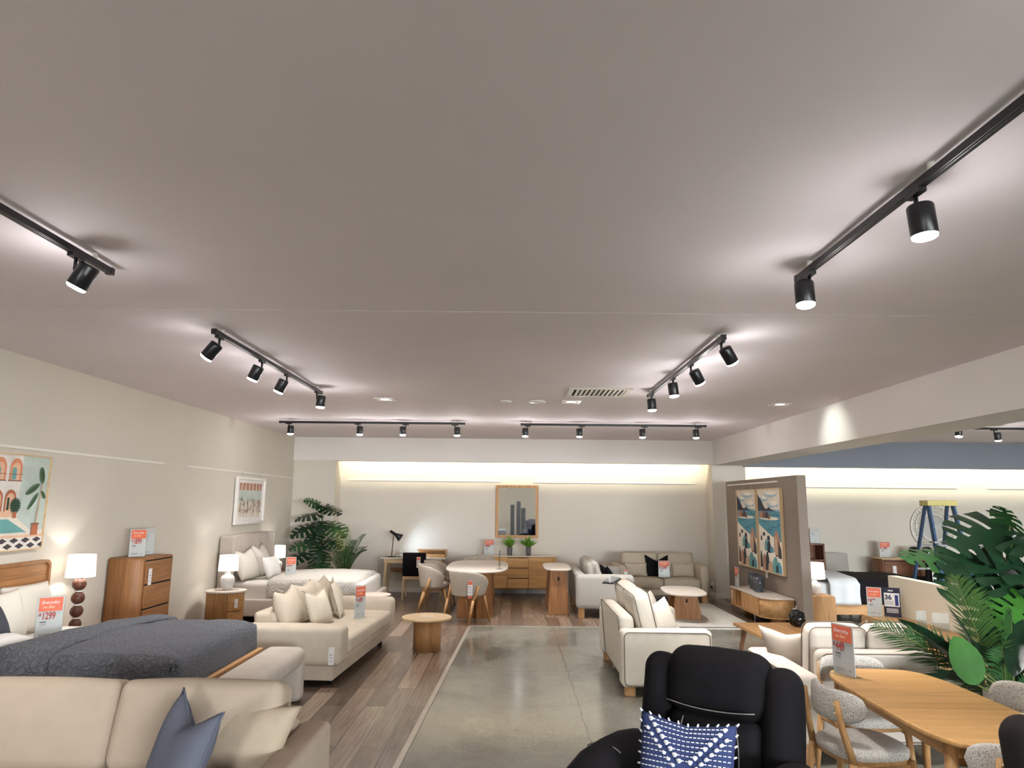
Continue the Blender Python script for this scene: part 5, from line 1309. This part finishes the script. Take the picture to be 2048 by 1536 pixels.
# ------------------------------------------------------------------ price signs in acrylic stands
def price_sign(label, loc, rz, price, w=0.21, h=0.32, kind='orange'):
    t = thing('price_sign', label, 'price sign', loc, rz, 'price signs in acrylic stands')
    MB().box(-w/2-0.004, w/2+0.004, -0.003, -0.001, 0.006, h+0.004).box(-w/2-0.004, w/2+0.004, 0.003, 0.005, 0.006, h+0.004).box(-w/2-0.004, w/2+0.004, -0.05, 0.05, 0.0, 0.004).build('acrylic_stand', CLEAR, t)
    if kind == 'clear': return t
    c = MB().box(-w/2, w/2, -0.0008, 0.0022, 0.006, h).build('card', NAVYINK if kind == 'navy' else CARD, t)
    if kind == 'orange':
        MB().box(-w/2+0.01, w/2-0.01, -0.0048, -0.0032, h*0.66, h-0.008).build('header', ORANGE, c)
        hs = h/0.32
        text_mesh('header_lettering', 'Everyday', w*0.185, CARD, c, (-w*0.36, -0.0056, h*0.835), shear=0.25)
        text_mesh('header_lettering', 'on Sale', w*0.15, CREAMINK, c, (-w*0.30, -0.0056, h*0.735), shear=0.35)
        text_mesh('price_lettering', '$', w*0.20, REDINK, c, (-w*0.44, -0.0040, h*0.545), bold=0.002)
        text_mesh('price_lettering', price, w*0.42, REDINK, c, (-w*0.31, -0.0040, h*0.48), bold=0.002, xs=0.62)
        p = MB(); p.box(-w*0.36, -w*0.12, -0.0042, -0.0032, h*0.405, h*0.425); p.build('small_print', INK, c)
        p = MB()
        for z, x1 in ((0.365, -0.10), (0.345, -0.14), (0.13, 0.05), (0.11, 0.0)): p.box(-w*0.36, w*x1, -0.0042, -0.0032, h*z, h*z+0.004)
        p.box(w*0.22, w*0.34, -0.0042, -0.0032, h*0.10, h*0.12).box(w*0.16, w*0.36, -0.0042, -0.0032, h*0.60, h*0.606); p.build('small_print', PALEINK, c)
    elif kind == 'white':
        MB().box(-w/2+0.008, w/2-0.008, -0.0045, -0.0032, h*0.80, h-0.01).build('header', plain('pale_grey_card', srgb(196, 190, 186)), c)
        p = MB()
        for z in (0.72, 0.67, 0.62, 0.57, 0.5): p.box(-w*0.38, w*0.0, -0.0045, -0.0032, h*z, h*z+0.006)
        p.box(-w*0.4, -w*0.15, -0.0045, -0.0032, h*0.08, h*0.11).box(-w*0.1, w*0.15, -0.0045, -0.0032, h*0.09, h*0.12); p.build('small_print', PALEINK, c)
    elif kind == 'navy':
        MB().box(-w/2+0.01, w/2-0.01, -0.0045, -0.0032, h*0.36, h*0.82).build('panel', CARD, c)
        text_mesh('number_lettering', '36', w*0.42, NAVYINK, c, (-w*0.42, -0.0052, h*0.60), bold=0.003)
        MB().box(w*0.18, w*0.38, -0.0055, -0.0046, h*0.40, h*0.76).build('phone_picture', plain('blue_print', srgb(40, 56, 120)), c)
        p = MB()
        for z in (0.54, 0.50, 0.46, 0.42): p.box(-w*0.40, w*0.10, -0.0052, -0.0046, h*z, h*z+0.007)
        p.build('small_print', PALEINK, c)
        p = MB().box(-w*0.2, w*0.1, -0.0045, -0.0032, h*0.88, h*0.92)
        for z in (0.28, 0.24, 0.20, 0.16): p.box(-w*0.35, w*0.35, -0.0045, -0.0032, h*z, h*z+0.006)
        p.build('small_print', CARD, c)
    return t
price_sign('$1299 price sign standing on the oak bed mattress', (-3.86, 6.10, 0.685), R(40), '1299', 0.19, 0.35)
price_sign('orange headed price sign at the near corner on the tallboy', (-4.24, 8.13, 1.20), R(58), '1899', 0.19, 0.31)
price_sign('plain white price sign toward the back on the tallboy', (-4.30, 8.46, 1.20), R(60), '', 0.18, 0.31, 'white')
price_sign('price sign standing on the winged bed beside the small square pillow', (-3.52, 11.50, 0.625), R(30), '999', 0.16, 0.33)
price_sign('price sign standing on the cream three seater seat', on(Ms, (0.12, -0.34, 0.472)), R(62), '1499', 0.19, 0.37)
price_sign('$999 price sign on the left of the sideboard', (-0.46, 14.66, 0.787), 0, '999', 0.20, 0.31)
price_sign('$1299 price sign propped before the black cushion on the taupe sofa', (2.92, 13.80, 0.465), R(2), '1299', 0.215, 0.31)
price_sign('edge on price sign at the far end of the media unit', (3.90, 12.50, 0.451), R(-88), '899', 0.19, 0.33)
price_sign('$449 price sign at the far corner of the oak dining table', (2.19, 4.84, 0.753), R(-72), '449', 0.19, 0.32)
price_sign('$1399 price sign on the brown chest by the far right wall', (7.60, 14.62, 0.822), 0, '1399', 0.22, 0.31)
price_sign('clear acrylic sign stand near the right end of the white dining table', (-0.20, 12.05, 0.751), R(84), '', 0.2, 0.3, 'clear')

# ------------------------------------------------------------------ plants
def monstera_leaf(mb, base, d, size, roll=0.0, droop=0.25, seed=0, fingers=6):
    """leaf blade starting at base and running along d; underside stays down"""
    rnd = random.Random(seed); d = Vector(d).normalized(); up = Vector((0, 0, 1))
    s = d.cross(up); s = s.normalized() if s.length > 1e-3 else Vector((1, 0, 0)); nrm = s.cross(d).normalized()
    q = Matrix.Rotation(roll, 3, d); s, nrm = q @ s, q @ nrm
    L, Wd = size, size*0.55; M = fingers*3
    def pt(t, v, sg):
        w = Wd*(math.sin(PI*min(1, (t*0.93+0.07))**0.62))**0.75 if t < 1 else 0.0
        back = (0.35*(1-t)-0.30*(1-t)**3*2.2)   # ribs sweep forward near the tip and backward at the base
        along = t*L+v*w*(0.45-1.15*(1-t)**2.2)
        lat = v*w
        h = -droop*L*(t**2)*0.9-0.22*lat*lat/max(Wd, 1e-4)+0.03*L*math.sin(t*PI*fingers)*v*0.6
        return Vector(base)+d*along+s*sg*lat+nrm*h
    vs = []; fs = []; cols = [0, 0.2, 0.42, 0.62, 0.82, 1.0]
    for sg in (-1, 1):
        o = len(vs)
        for i in range(M+1):
            for v in cols: vs.append(pt(i/M, v, sg))
        for i in range(M):
            gap = (i % 3 == 2) and 1 < i < M-2
            for j in range(len(cols)-1):
                if gap and j >= (2 if (i//3) % 2 == 0 else 1): continue
                a = o+i*len(cols)+j; f = (a, a+1, a+len(cols)+1, a+len(cols))
                fs.append(f if sg > 0 else tuple(reversed(f)))
    mb.geo(vs, fs)
def frond(mb, stem, base, tip, sag=0.2, n=24, leaf=0.22, width=0.016, ang=55, seed=0, v_up=0.25, start=0.22, tw=0.0):
    base, tip = Vector(base), Vector(tip); rnd = random.Random(seed)
    ctl = base.lerp(tip, 0.5)+Vector((0, 0, sag))
    P = lambda t: base*(1-t)**2+ctl*2*t*(1-t)+tip*t*t
    path = [P(i/14) for i in range(15)]; stem.tube(path, 0.009, 6, 0.003)
    for i in range(n):
        t = start+(1-start)*i/(n-1); p = P(t); d = (P(min(1, t+0.02))-P(max(0, t-0.02))).normalized()
        s = d.cross(Vector((0, 0, 1))); s = s.normalized() if s.length > 1e-3 else Vector((1, 0, 0)); u = s.cross(d).normalized()
        if tw: q_ = Matrix.Rotation(tw, 3, d); s, u = q_ @ s, q_ @ u
        k = math.sin(PI*min(1, max(0.08, (t-start)/(1-start)*0.88+0.12)))**0.6
        for sg in (-1, 1):
            a = R(ang-18*t+rnd.uniform(-5, 5)); dr = (d*math.cos(a)+s*sg*math.sin(a)+u*v_up).normalized(); l = leaf*k*rnd.uniform(0.9, 1.05)
            e1 = p+dr*l*0.5; e2 = p+dr*l+Vector((0, 0, -0.14*l)); wv = d*width
            mb.geo([p-wv*0.3, p+wv*0.3, e1+wv*0.5, e1-wv*0.5, e2], [(0, 1, 2, 3), (3, 2, 4)])
def broad_leaf(mb, base, d, L, Wd, roll=0.0, fold=0.15, droop=0.1, n=14):
    d = Vector(d).normalized(); up = Vector((0, 0, 1)); s = d.cross(up); s = s.normalized() if s.length > 1e-3 else Vector((1, 0, 0)); nrm = s.cross(d)
    q = Matrix.Rotation(roll, 3, d); s, nrm = q @ s, q @ nrm; base = Vector(base)
    def pt(u, v):
        k = 2*v-1; w = Wd/2*max(0, math.sin(PI*min(1, max(0, u))**0.9))**0.6
        return base+d*L*u+s*k*w+nrm*(fold*abs(k)*w-droop*L*u*u+0.004*math.sin(u*40))
    mb.sheet(n, 8, pt)
def planter(t, r, h, mat, square=False):
    if square: MB().rbox(-r, r, -r, r, 0, h, 0.02).build('pot', mat, t)
    else: MB().lathe([(r*0.75, 0), (r, h), (r*0.93, h), (r*0.9, h-0.03), (0.0, h-0.03)], 28, cap=False).build('pot', mat, t)
    MB().lathe([(0.0, h-0.02), (r*0.9, h-0.022)], 20, cap=False).build('soil', SOIL, t)

# tall monstera in the back left corner
def monstera(label, loc, leaves, trunk_top, mats, trunk_r=0.03, group=None):
    """leaves: (blade base, direction, size, roll, droop, which) in coordinates relative to loc"""
    t = thing('monstera_plant', label, 'plant', loc, 0, group); planter(t, 0.17, 0.30, POTG)
    st = MB(); st.tube([(0, 0, 0.28), (0.02, 0.01, trunk_top*0.6), (0.0, 0.0, trunk_top)], trunk_r, 10, trunk_r*0.5); st.build('trunk', TRUNKM, t)
    ms = [MB() for _ in mats]; pt = MB()
    for i, (b, d, sz, roll, dr, w) in enumerate(leaves):
        b = Vector(b); d = Vector(d); monstera_leaf(ms[w], b, d, sz, -roll*1.5, dr, i)
        z0 = max(0.3, min(trunk_top, b.z-0.35)); a = Vector((0, 0, z0)); c = a.lerp(b, 0.5)+Vector((0, 0, 0.10))
        pt.tube([a*(1-k/8)**2+c*2*(k/8)*(1-k/8)+b*(k/8)**2 for k in range(9)], 0.009, 6, 0.006)
    pt.build('leaf_stalks', STEM, t)
    for m, mt in zip(ms, mats):
        if m.f: m.build('foliage', mt, t)
    return t
L1 = [((0.0, -0.05, 1.72), (0.25, -0.5, 0.25), 0.34, 0.2, 0.5, 0), ((-0.10, -0.05, 1.60), (-0.9, -0.35, -0.1), 0.42, 0.2, 0.35, 0), ((0.05, 0.0, 1.74), (0.8, -0.4, -0.25), 0.40, -0.2, 0.2, 0),
      ((-0.05, -0.1, 1.78), (-0.6, -0.5, 0.3), 0.30, 0.5, 0.3, 1), ((0.16, -0.1, 1.38), (0.75, -0.6, -0.15), 0.46, -0.3, 0.45, 1), ((-0.14, -0.1, 1.36), (-0.75, -0.6, -0.15), 0.44, 0.3, 0.5, 0),
      ((0.04, -0.15, 1.45), (0.1, -0.9, -0.3), 0.36, 0.0, 0.5, 0), ((-0.16, -0.15, 1.08), (-0.85, -0.5, -0.2), 0.42, 0.25, 0.3, 1), ((0.14, -0.15, 1.10), (0.8, -0.55, -0.1), 0.38, -0.3, 0.4, 0),
      ((-0.24, -0.2, 0.86), (-0.7, -0.6, -0.35), 0.40, 0.2, 0.4, 0), ((0.05, -0.2, 0.98), (0.2, -0.9, -0.4), 0.38, 0.1, 0.5, 0), ((0.02, -0.2, 0.78), (0.35, -0.8, -0.35), 0.40, -0.2, 0.4, 1),
      ((-0.05, -0.15, 1.22), (-0.2, -0.85, -0.4), 0.34, 0.1, 0.5, 0), ((0.1, -0.2, 0.6), (0.5, -0.8, -0.2), 0.42, -0.1, 0.4, 1), ((0.0, -0.15, 0.62), (-0.25, -0.9, -0.2), 0.4, 0.1, 0.4, 0)]
monstera('tall monstera in the back left corner beside the winged bed', (-3.74, 14.05, 0), L1, 1.45, [LEAFD, LEAFM])
t = thing('palm_plant', 'green palm beside the corner monstera on the back wall', 'plant', (-3.22, 13.85, 0)); planter(t, 0.16, 0.28, POTG)
fl, fy, sm2 = MB(), MB(), MB()
for i, (tip, sag, w) in enumerate((((0.42, -0.2, 1.22), 0.25, 0), ((0.46, -0.3, 0.98), 0.3, 0), ((0.05, -0.1, 1.36), 0.1, 1), ((-0.1, -0.3, 1.30), 0.1, 1), ((0.30, -0.35, 0.86), 0.3, 0), ((-0.25, -0.35, 1.05), 0.2, 0),
                                   ((0.2, -0.45, 1.0), 0.2, 0), ((0.0, -0.45, 0.9), 0.25, 0), ((-0.3, -0.3, 0.8), 0.25, 0), ((0.4, 0.1, 0.9), 0.3, 0), ((0.22, -0.2, 1.1), 0.2, 0))):
    frond(fy if w else fl, sm2, (0, 0, 0.28), tip, sag, 26, 0.22, 0.016, 50, i)
sm2.build('leaf_stalks', STEM, t); fl.build('foliage', LEAFP, t); fy.build('foliage', LEAFY, t)

# sideboard succulents
def succulent(label, loc, seed):
    t = thing('potted_succulent', label, 'plant', loc, 0, 'potted green plants on the sideboard')
    MB().lathe([(0.0, 0), (0.045, 0), (0.052, 0.05), (0.056, 0.17), (0.05, 0.17), (0.048, 0.15), (0.0, 0.15)], 24, cap=False).build('pot', POTG, t)
    m = MB(); rnd = random.Random(seed)
    for i in range(46):
        az = rnd.uniform(0, 2*PI); el = R(rnd.uniform(18, 85)); L = rnd.uniform(0.17, 0.27)
        d = Vector((math.cos(az)*math.cos(el), math.sin(az)*math.cos(el), math.sin(el))); broad_leaf(m, (0, 0, 0.155), d, L, 0.034, rnd.uniform(-0.5, 0.5), 0.5, -0.15 if el < 0.6 else 0.02, 6)
    m.build('foliage', LEAFG, t); return t
sp = succulent('potted bright green spiky plant on the sideboard, left of the pair', (-0.04, 14.62, 0.786), 3)
dup(sp, 'potted bright green spiky plant on the sideboard, right of the pair', (0.34, 14.64, 0.786), 2.0)

# plants at the right edge
LR = [((4.15, 5.90, 1.66), (-0.64, -0.2, -0.09), 0.64, 0.45, 0.10, 0), ((4.12, 5.9, 1.70), (-0.1, -0.1, 0.16), 0.24, 0.3, 0.2, 1), ((3.95, 5.8, 1.57), (0.6, -0.2, -0.1), 0.46, -0.4, 0.2, 0),
      ((3.98, 5.9, 1.49), (-0.6, -0.1, 0.12), 0.18, 0.4, 0.1, 0), ((3.94, 5.8, 1.45), (-0.54, -0.2, -0.05), 0.58, 0.45, 0.15, 0), ((3.80, 5.7, 1.33), (-0.47, -0.2, -0.10), 0.52, 0.35, 0.2, 0),
      ((3.82, 5.7, 1.42), (0.02, -0.3, -0.24), 0.46, 0.1, 0.3, 0), ((4.0, 5.6, 1.38), (0.15, -0.4, -0.3), 0.48, 0.0, 0.3, 0), ((3.58, 5.9, 1.46), (-0.44, -0.1, -0.02), 0.42, 0.25, 0.05, 1), ((3.58, 5.85, 1.48), (-0.2, -0.3, -0.12), 0.22, 0.2, 0.2, 1),
      ((3.83, 5.4, 1.14), (-0.3, -0.12, -0.10), 0.34, 0.5, 0.2, 2), ((3.80, 5.4, 1.02), (-0.44, -0.2, -0.12), 0.52, 0.4, 0.2, 0), ((3.70, 5.4, 0.74), (-0.2, -0.3, -0.18), 0.38, 0.2, 0.3, 0),
      ((4.0, 5.5, 0.95), (0.1, -0.4, -0.3), 0.52, 0.0, 0.3, 0), ((3.95, 5.6, 1.22), (0.2, -0.4, -0.3), 0.48, 0.0, 0.3, 0), ((4.0, 5.7, 1.6), (0.35, -0.4, 0.0), 0.42, -0.2, 0.3, 0), ((3.7, 5.5, 1.2), (-0.3, -0.3, -0.3), 0.4, 0.3, 0.3, 0)]
P0 = Vector((4.02, 5.88, 0))
monstera('large dark monstera at the right edge of the photo', tuple(P0), [(tuple(Vector(b)-P0), d, s_, r_, dr, w) for b, d, s_, r_, dr, w in LR], 1.25, [LEAFD, LEAFM, LEAFB], 0.035)
t = thing('palm_plant', 'palm with a tall yellow green frond by the oatmeal sofa', 'plant', (3.60, 5.38, 0)); planter(t, 0.15, 0.30, WHITEP, True)
fl, fy, sm2 = MB(), MB(), MB()
for i, (tip, sag, w, lf, n) in enumerate((((-0.42, -0.20, 1.36), 0.05, 1, 0.30, 44), ((-1.03, -0.20, 1.02), 0.22, 0, 0.23, 30), ((-0.80, -0.22, 1.0), 0.20, 0, 0.22, 28), ((-0.05, -0.22, 1.1), 0.12, 0, 0.28, 34), ((0.34, -0.15, 0.95), 0.25, 0, 0.28, 30),
                                          ((0.2, -0.3, 0.75), 0.3, 0, 0.24, 26), ((-0.55, -0.25, 0.82), 0.2, 0, 0.22, 24), ((-0.2, -0.3, 0.9), 0.15, 0, 0.26, 28))):
    if w == 2: continue
    frond(fy if w == 1 else fl, sm2, (0, 0, 0.3), tip, sag, n, lf, 0.021, 58 if w == 1 else 46, i+20, tw=0 if w == 1 or tip[0] > 0 else R(62))
sm2.build('leaf_stalks', STEM, t); fl.build('foliage', LEAFP, t); fy.build('foliage', plain('young_palm_leaf', srgb(72, 106, 54), 0.4, var=0.3), t)
t = thing('broad_leaf_plant', 'plant with one large bright green paddle leaf by the oak dining table', 'plant', (3.40, 5.02, 0)); planter(t, 0.13, 0.62, WHITEP, True)
bl, bd, sm2 = MB(), MB(), MB()
broad_leaf(bl, (-0.235, 0.0, 0.655), (-0.09, 0.04, 0.30), 0.33, 0.225, -R(66), 0.10, 0.06)
sm2.tube([(0.0, -0.02, 0.60), (-0.12, -0.02, 0.60), (-0.235, 0.0, 0.66)], 0.008, 6)
for bs, d_, L_, w_, r_ in (((-0.20, 0.13, 0.74), (-0.38, 0.05, 0.33), 0.56, 0.13, 0.6), ((-0.12, 0.1, 0.64), (-0.6, 0.05, 0.10), 0.5, 0.2, 0.5), ((0.05, 0.05, 0.70), (0.3, 0.2, 0.6), 0.45, 0.15, 0.2), ((-0.1, 0.15, 0.72), (-0.1, 0.1, 0.5), 0.45, 0.16, 0.2)):
    broad_leaf(bd, bs, d_, L_, w_, r_, 0.25, 0.12); sm2.tube([(0, 0, 0.60), bs], 0.008, 6)
sm2.build('leaf_stalks', STEM, t); bl.build('paddle_leaf', LEAFB, t)['label'] = 'large bright green paddle leaf'; bd.build('foliage', LEAFD, t)

# ------------------------------------------------------------------ display area on the far right
tc2 = thing('tv_console', 'low oak console in front of the cream half height partition', 'console', (4.74, 8.5, 0), R(-90))
MB().box(-0.92, 0.92, -0.21, 0.21, 0.12, 0.45).build('case', OAKL[0], tc2, 0.006)
MB().box(-0.93, 0.93, -0.22, 0.22, 0.45, 0.47).build('top', OAK[0], tc2, 0.004)
for x0, x1 in ((-0.9, -0.32), (-0.29, 0.29), (0.32, 0.9)): MB().box(x0, x1, -0.226, -0.2105, 0.14, 0.43).build('door', OAK[0], tc2, 0.003)
for sx in (-0.85, 0.85):
    for sy in (-0.16, 0.16): MB().cyl((sx, sy, 0), (sx, sy, 0.122), 0.016, 0.022, 10).build('leg', OAK[2], tc2)
swing_tag(tc2, (-0.75, -0.23, 0.42), 0, 0.06, 0.14, False)
price_sign('orange headed price sign at the far end of the low oak console', (4.60, 9.20, 0.471), R(-28), '499', 0.17, 0.36)
price_sign('navy blue 36 month offer sign on the low oak console', (4.80, 9.16, 0.471), R(-28), '', 0.19, 0.36, 'navy')
price_sign('empty clear acrylic stand on the low console, left of two', (4.68, 8.32, 0.471), R(-15), '', 0.10, 0.20, 'clear')
price_sign('empty clear acrylic stand on the low console, right of two', (4.84, 8.22, 0.471), R(-15), '', 0.16, 0.19, 'clear')
nightstand_box('oak nightstand just beyond the taupe partition', 4.50, 4.88, 10.95, 11.33, 0.50)
lathe_lamp('white jar lamp on the nightstand beyond the taupe partition', (4.66, 11.12, 0.50), 'jar', 0.15, 0.24, 0.24, 0.6)
b3 = thing('bed', 'oak bed with white sheets and black cover beyond the taupe partition', 'bed', (5.6, 12.35, 0))
K3 = Matrix.Translation((-5.6, -12.35, 0))
def W3(): m = MB(); m.M = K3; return m
W3().box(4.55, 6.60, 11.58, 11.63, 0.14, 0.36).build('side_rail', OAK[0], b3, 0.004); W3().box(4.55, 6.60, 13.08, 13.13, 0.14, 0.36).build('side_rail', OAK[0], b3, 0.004)
W3().box(6.58, 6.63, 11.58, 13.13, 0.14, 0.38).build('footboard', OAK[1], b3, 0.004); W3().box(4.47, 4.53, 11.58, 13.13, 0.14, 1.1).build('headboard', OAK[1], b3, 0.006)
for x in (4.6, 6.5):
    for y in (11.64, 13.05): W3().box(x-0.03, x+0.03, y-0.03, y+0.03, 0, 0.2).build('leg', OAK[2], b3)
W3().rbox(4.55, 6.57, 11.63, 13.08, 0.28, 0.62, 0.06, 4, 5, (0, 0, 0.01), 0.006).build('mattress', SHEETG, b3)
def drape(x0, x1, lift, dz):
    def f(u, v):
        s = v*2.1-0.34; w = 1.47; x = x0+(x1-x0)*u
        if s < 0: y, z = 11.60-0.03-0.012*math.sin(u*14), 0.64+s
        elif s > w: y, z = 13.10, 0.64-(s-w)
        else: y, z = 11.60+s, 0.64+0.06*math.sin(PI*s/w)**0.5
        n = math.sin(PI*min(1, max(0, s/w))); p = Vector((x, y-(lift if s < 0 else 0), z+(lift if s >= 0 else 0)))
        return K3 @ (p+noise.noise_vector(p*5)*0.012)
    return MB().sheet(24, 40, f)
o = drape(5.30, 6.56, 0.012, 0).build('bed_cover', BLKFAB); o.location = (5.6, 12.35, 0); tag(o, 'black cover over the foot of the far right bed', 'bed cover'); o.modifiers.new('thick', 'SOLIDIFY').thickness = 0.012
o = drape(5.08, 5.55, 0.036, 0).build('blanket', SHEETG); o.location = (5.6, 12.35, 0); tag(o, 'white blanket folded back over the black cover of the far right bed', 'blanket'); o.modifiers.new('thick', 'SOLIDIFY').thickness = 0.014
pillow('pillow', 'white pillow on the far right bed half hidden by the partition', SHEETG, (4.82, 12.4, 0.64), (R(-24), 0, R(84)), 0.7, 0.42, 0.18, 0.02, 81, None, None, None, 'pillow')
bk = thing('bookcase', 'brown timber bookcase with dark open shelf against the far right wall', 'bookcase', (6.08, 14.78, 0))
MB().box(-0.28, 0.28, -0.20, -0.0, 0, 0.02).box(-0.28, -0.25, -0.2, 0.2, 0, 1.08).box(0.25, 0.28, -0.2, 0.2, 0, 1.08).box(-0.28, 0.28, -0.2, 0.2, 1.05, 1.08).box(-0.25, 0.25, 0.18, 0.2, 0.02, 1.05).build('case', WALN[2], bk, 0.004)
for z in (0.35, 0.74): MB().box(-0.25, 0.25, -0.19, 0.18, z, z+0.022).build('shelf', WALN[0], bk)
MB().box(-0.24, 0.24, -0.2, -0.185, 0.03, 0.34).build('door', WALN[0], bk); MB().box(-0.24, 0.24, -0.2, -0.185, 0.38, 0.73).build('door', WALN[0], bk)
price_sign('pale price sign on top of the brown bookcase', (6.22, 14.70, 1.081), 0, '', 0.18, 0.30, 'white')
ac = thing('dining_chair', 'grey upholstered chair against the far right wall beside the bookcase', 'chair', (6.60, 14.40, 0), R(0))
MB().rbox(-0.23, 0.23, -0.24, 0.2, 0.40, 0.5, 0.03).build('seat', LINEN, ac); m = MB(); m.M = lean((0, 0.2, 0.42), R(6)); m.rbox(-0.235, 0.235, -0.035, 0.035, 0, 0.48, 0.03).build('backrest', LINEN, ac)
for sx in (-1, 1):
    for sy in (-1, 1): MB().bar((sx*0.2, sy*0.19, 0.41), (sx*0.21, sy*0.22, 0), 0.04, 0.04, 0.025, 0.025).build('leg', WALN[2], ac)
drawers_case('chest_of_drawers', 'brown timber chest with white tag against the far right wall', 'chest of drawers', (8.10, 14.55, 0), 0, 1.45, 0.46, 0.80, 2, WALN, OAKL[0], 0.12, 2, -0.50)
def dome_vase(label, x):
    o = MB().lathe([(0.0, 0), (0.07, 0.0), (0.105, 0.05), (0.115, 0.11), (0.10, 0.17), (0.07, 0.215), (0.045, 0.225), (0.04, 0.21), (0.0, 0.21)], 26, cap=False).build('black_vase', BLG)
    place(o, (x, 14.52, 0.82)); tag(o, label, 'vase', 'black rounded vases on the far chest')
for x, lb in ((8.14, 'black rounded vase on the brown chest, left of three'), (8.40, 'black rounded vase on the brown chest, middle of three'), (8.66, 'black rounded vase on the brown chest, right of three')): dome_vase(lb, x)
kc = black_chair('black chair standing before the brown chest on the far right', (8.02, 13.85, 0), R(185))
swing_tag(kc, (0.12, 0.30, 0.68), R(180), 0.075, 0.2, True)
# stepladder
ld = thing('stepladder', 'blue fibreglass stepladder with yellow cap in the far right display', 'stepladder', (7.20, 12.0, 0), R(6))
for sx in (-1, 1):
    MB().bar((sx*0.22, -0.05, 1.88), (sx*0.30, -0.42, 0), 0.035, 0.075).build('front_rail', LADB, ld)
    MB().bar((sx*0.20, 0.06, 1.86), (sx*0.28, 0.60, 0), 0.03, 0.06).build('rear_rail', LADB, ld)
    for y, x in ((-0.42, 0.30), (0.60, 0.28)): MB().box(sx*x-0.03, sx*x+0.03, y-0.045, y+0.045, 0.0, 0.05).build('rubber_foot', BLACK, ld)
for i in range(5):
    z = 0.32+0.30*i; k = 1-z/1.88; xh = 0.22+0.08*k-0.012; y = -0.05-0.37*k
    MB().box(-xh, xh, y-0.04, y+0.04, z-0.02, z+0.012).build('step', STEEL, ld)
for i in range(4):
    z = 0.4+0.4*i; k = 1-z/1.86; xh = 0.20+0.08*k; y = 0.06+0.54*k
    MB().box(-xh, xh, y-0.012, y+0.012, z-0.015, z+0.015).build('rear_brace', STEEL, ld)
MB().rbox(-0.27, 0.27, -0.11, 0.11, 1.86, 1.95, 0.015).build('top_cap', LADY, ld)
MB().box(-0.30, 0.42, -0.25, -0.10, 1.255, 1.285).build('tool_tray', STEEL, ld, 0.004)
for sx in (-1, 1): MB().bar((sx*0.30, -0.2, 1.27), (sx*0.32, 0.32, 1.24), 0.012, 0.02).build('spreader', BLACK, ld)

# ------------------------------------------------------------------ behind the camera, seen only in the oak mirror
recl = recliner('grey recliner reflected in the oak mirror', (0.95, -1.4, 0), R(180), GREYLEA)
for i, (x, h) in enumerate(((0.02, 1.75), (0.30, 1.9), (0.52, 1.6))):
    o = MB().rbox(x-0.09, x+0.09, -3.2, -1.9, 0.0, h, 0.02).build('headboard_panel', GREYLEA)
    tag(o, ['middle height', 'tallest', 'shortest'][i]+' grey headboard panel standing in a row, reflected in the oak mirror', 'headboard', 'grey headboards in the mirror')
o = MB().rbox(-1.6, -0.25, -3.4, -1.6, 0.0, 0.62, 0.06).build('mattress_display', SHEETG); tag(o, 'white mattress reflected in the oak mirror', 'mattress')
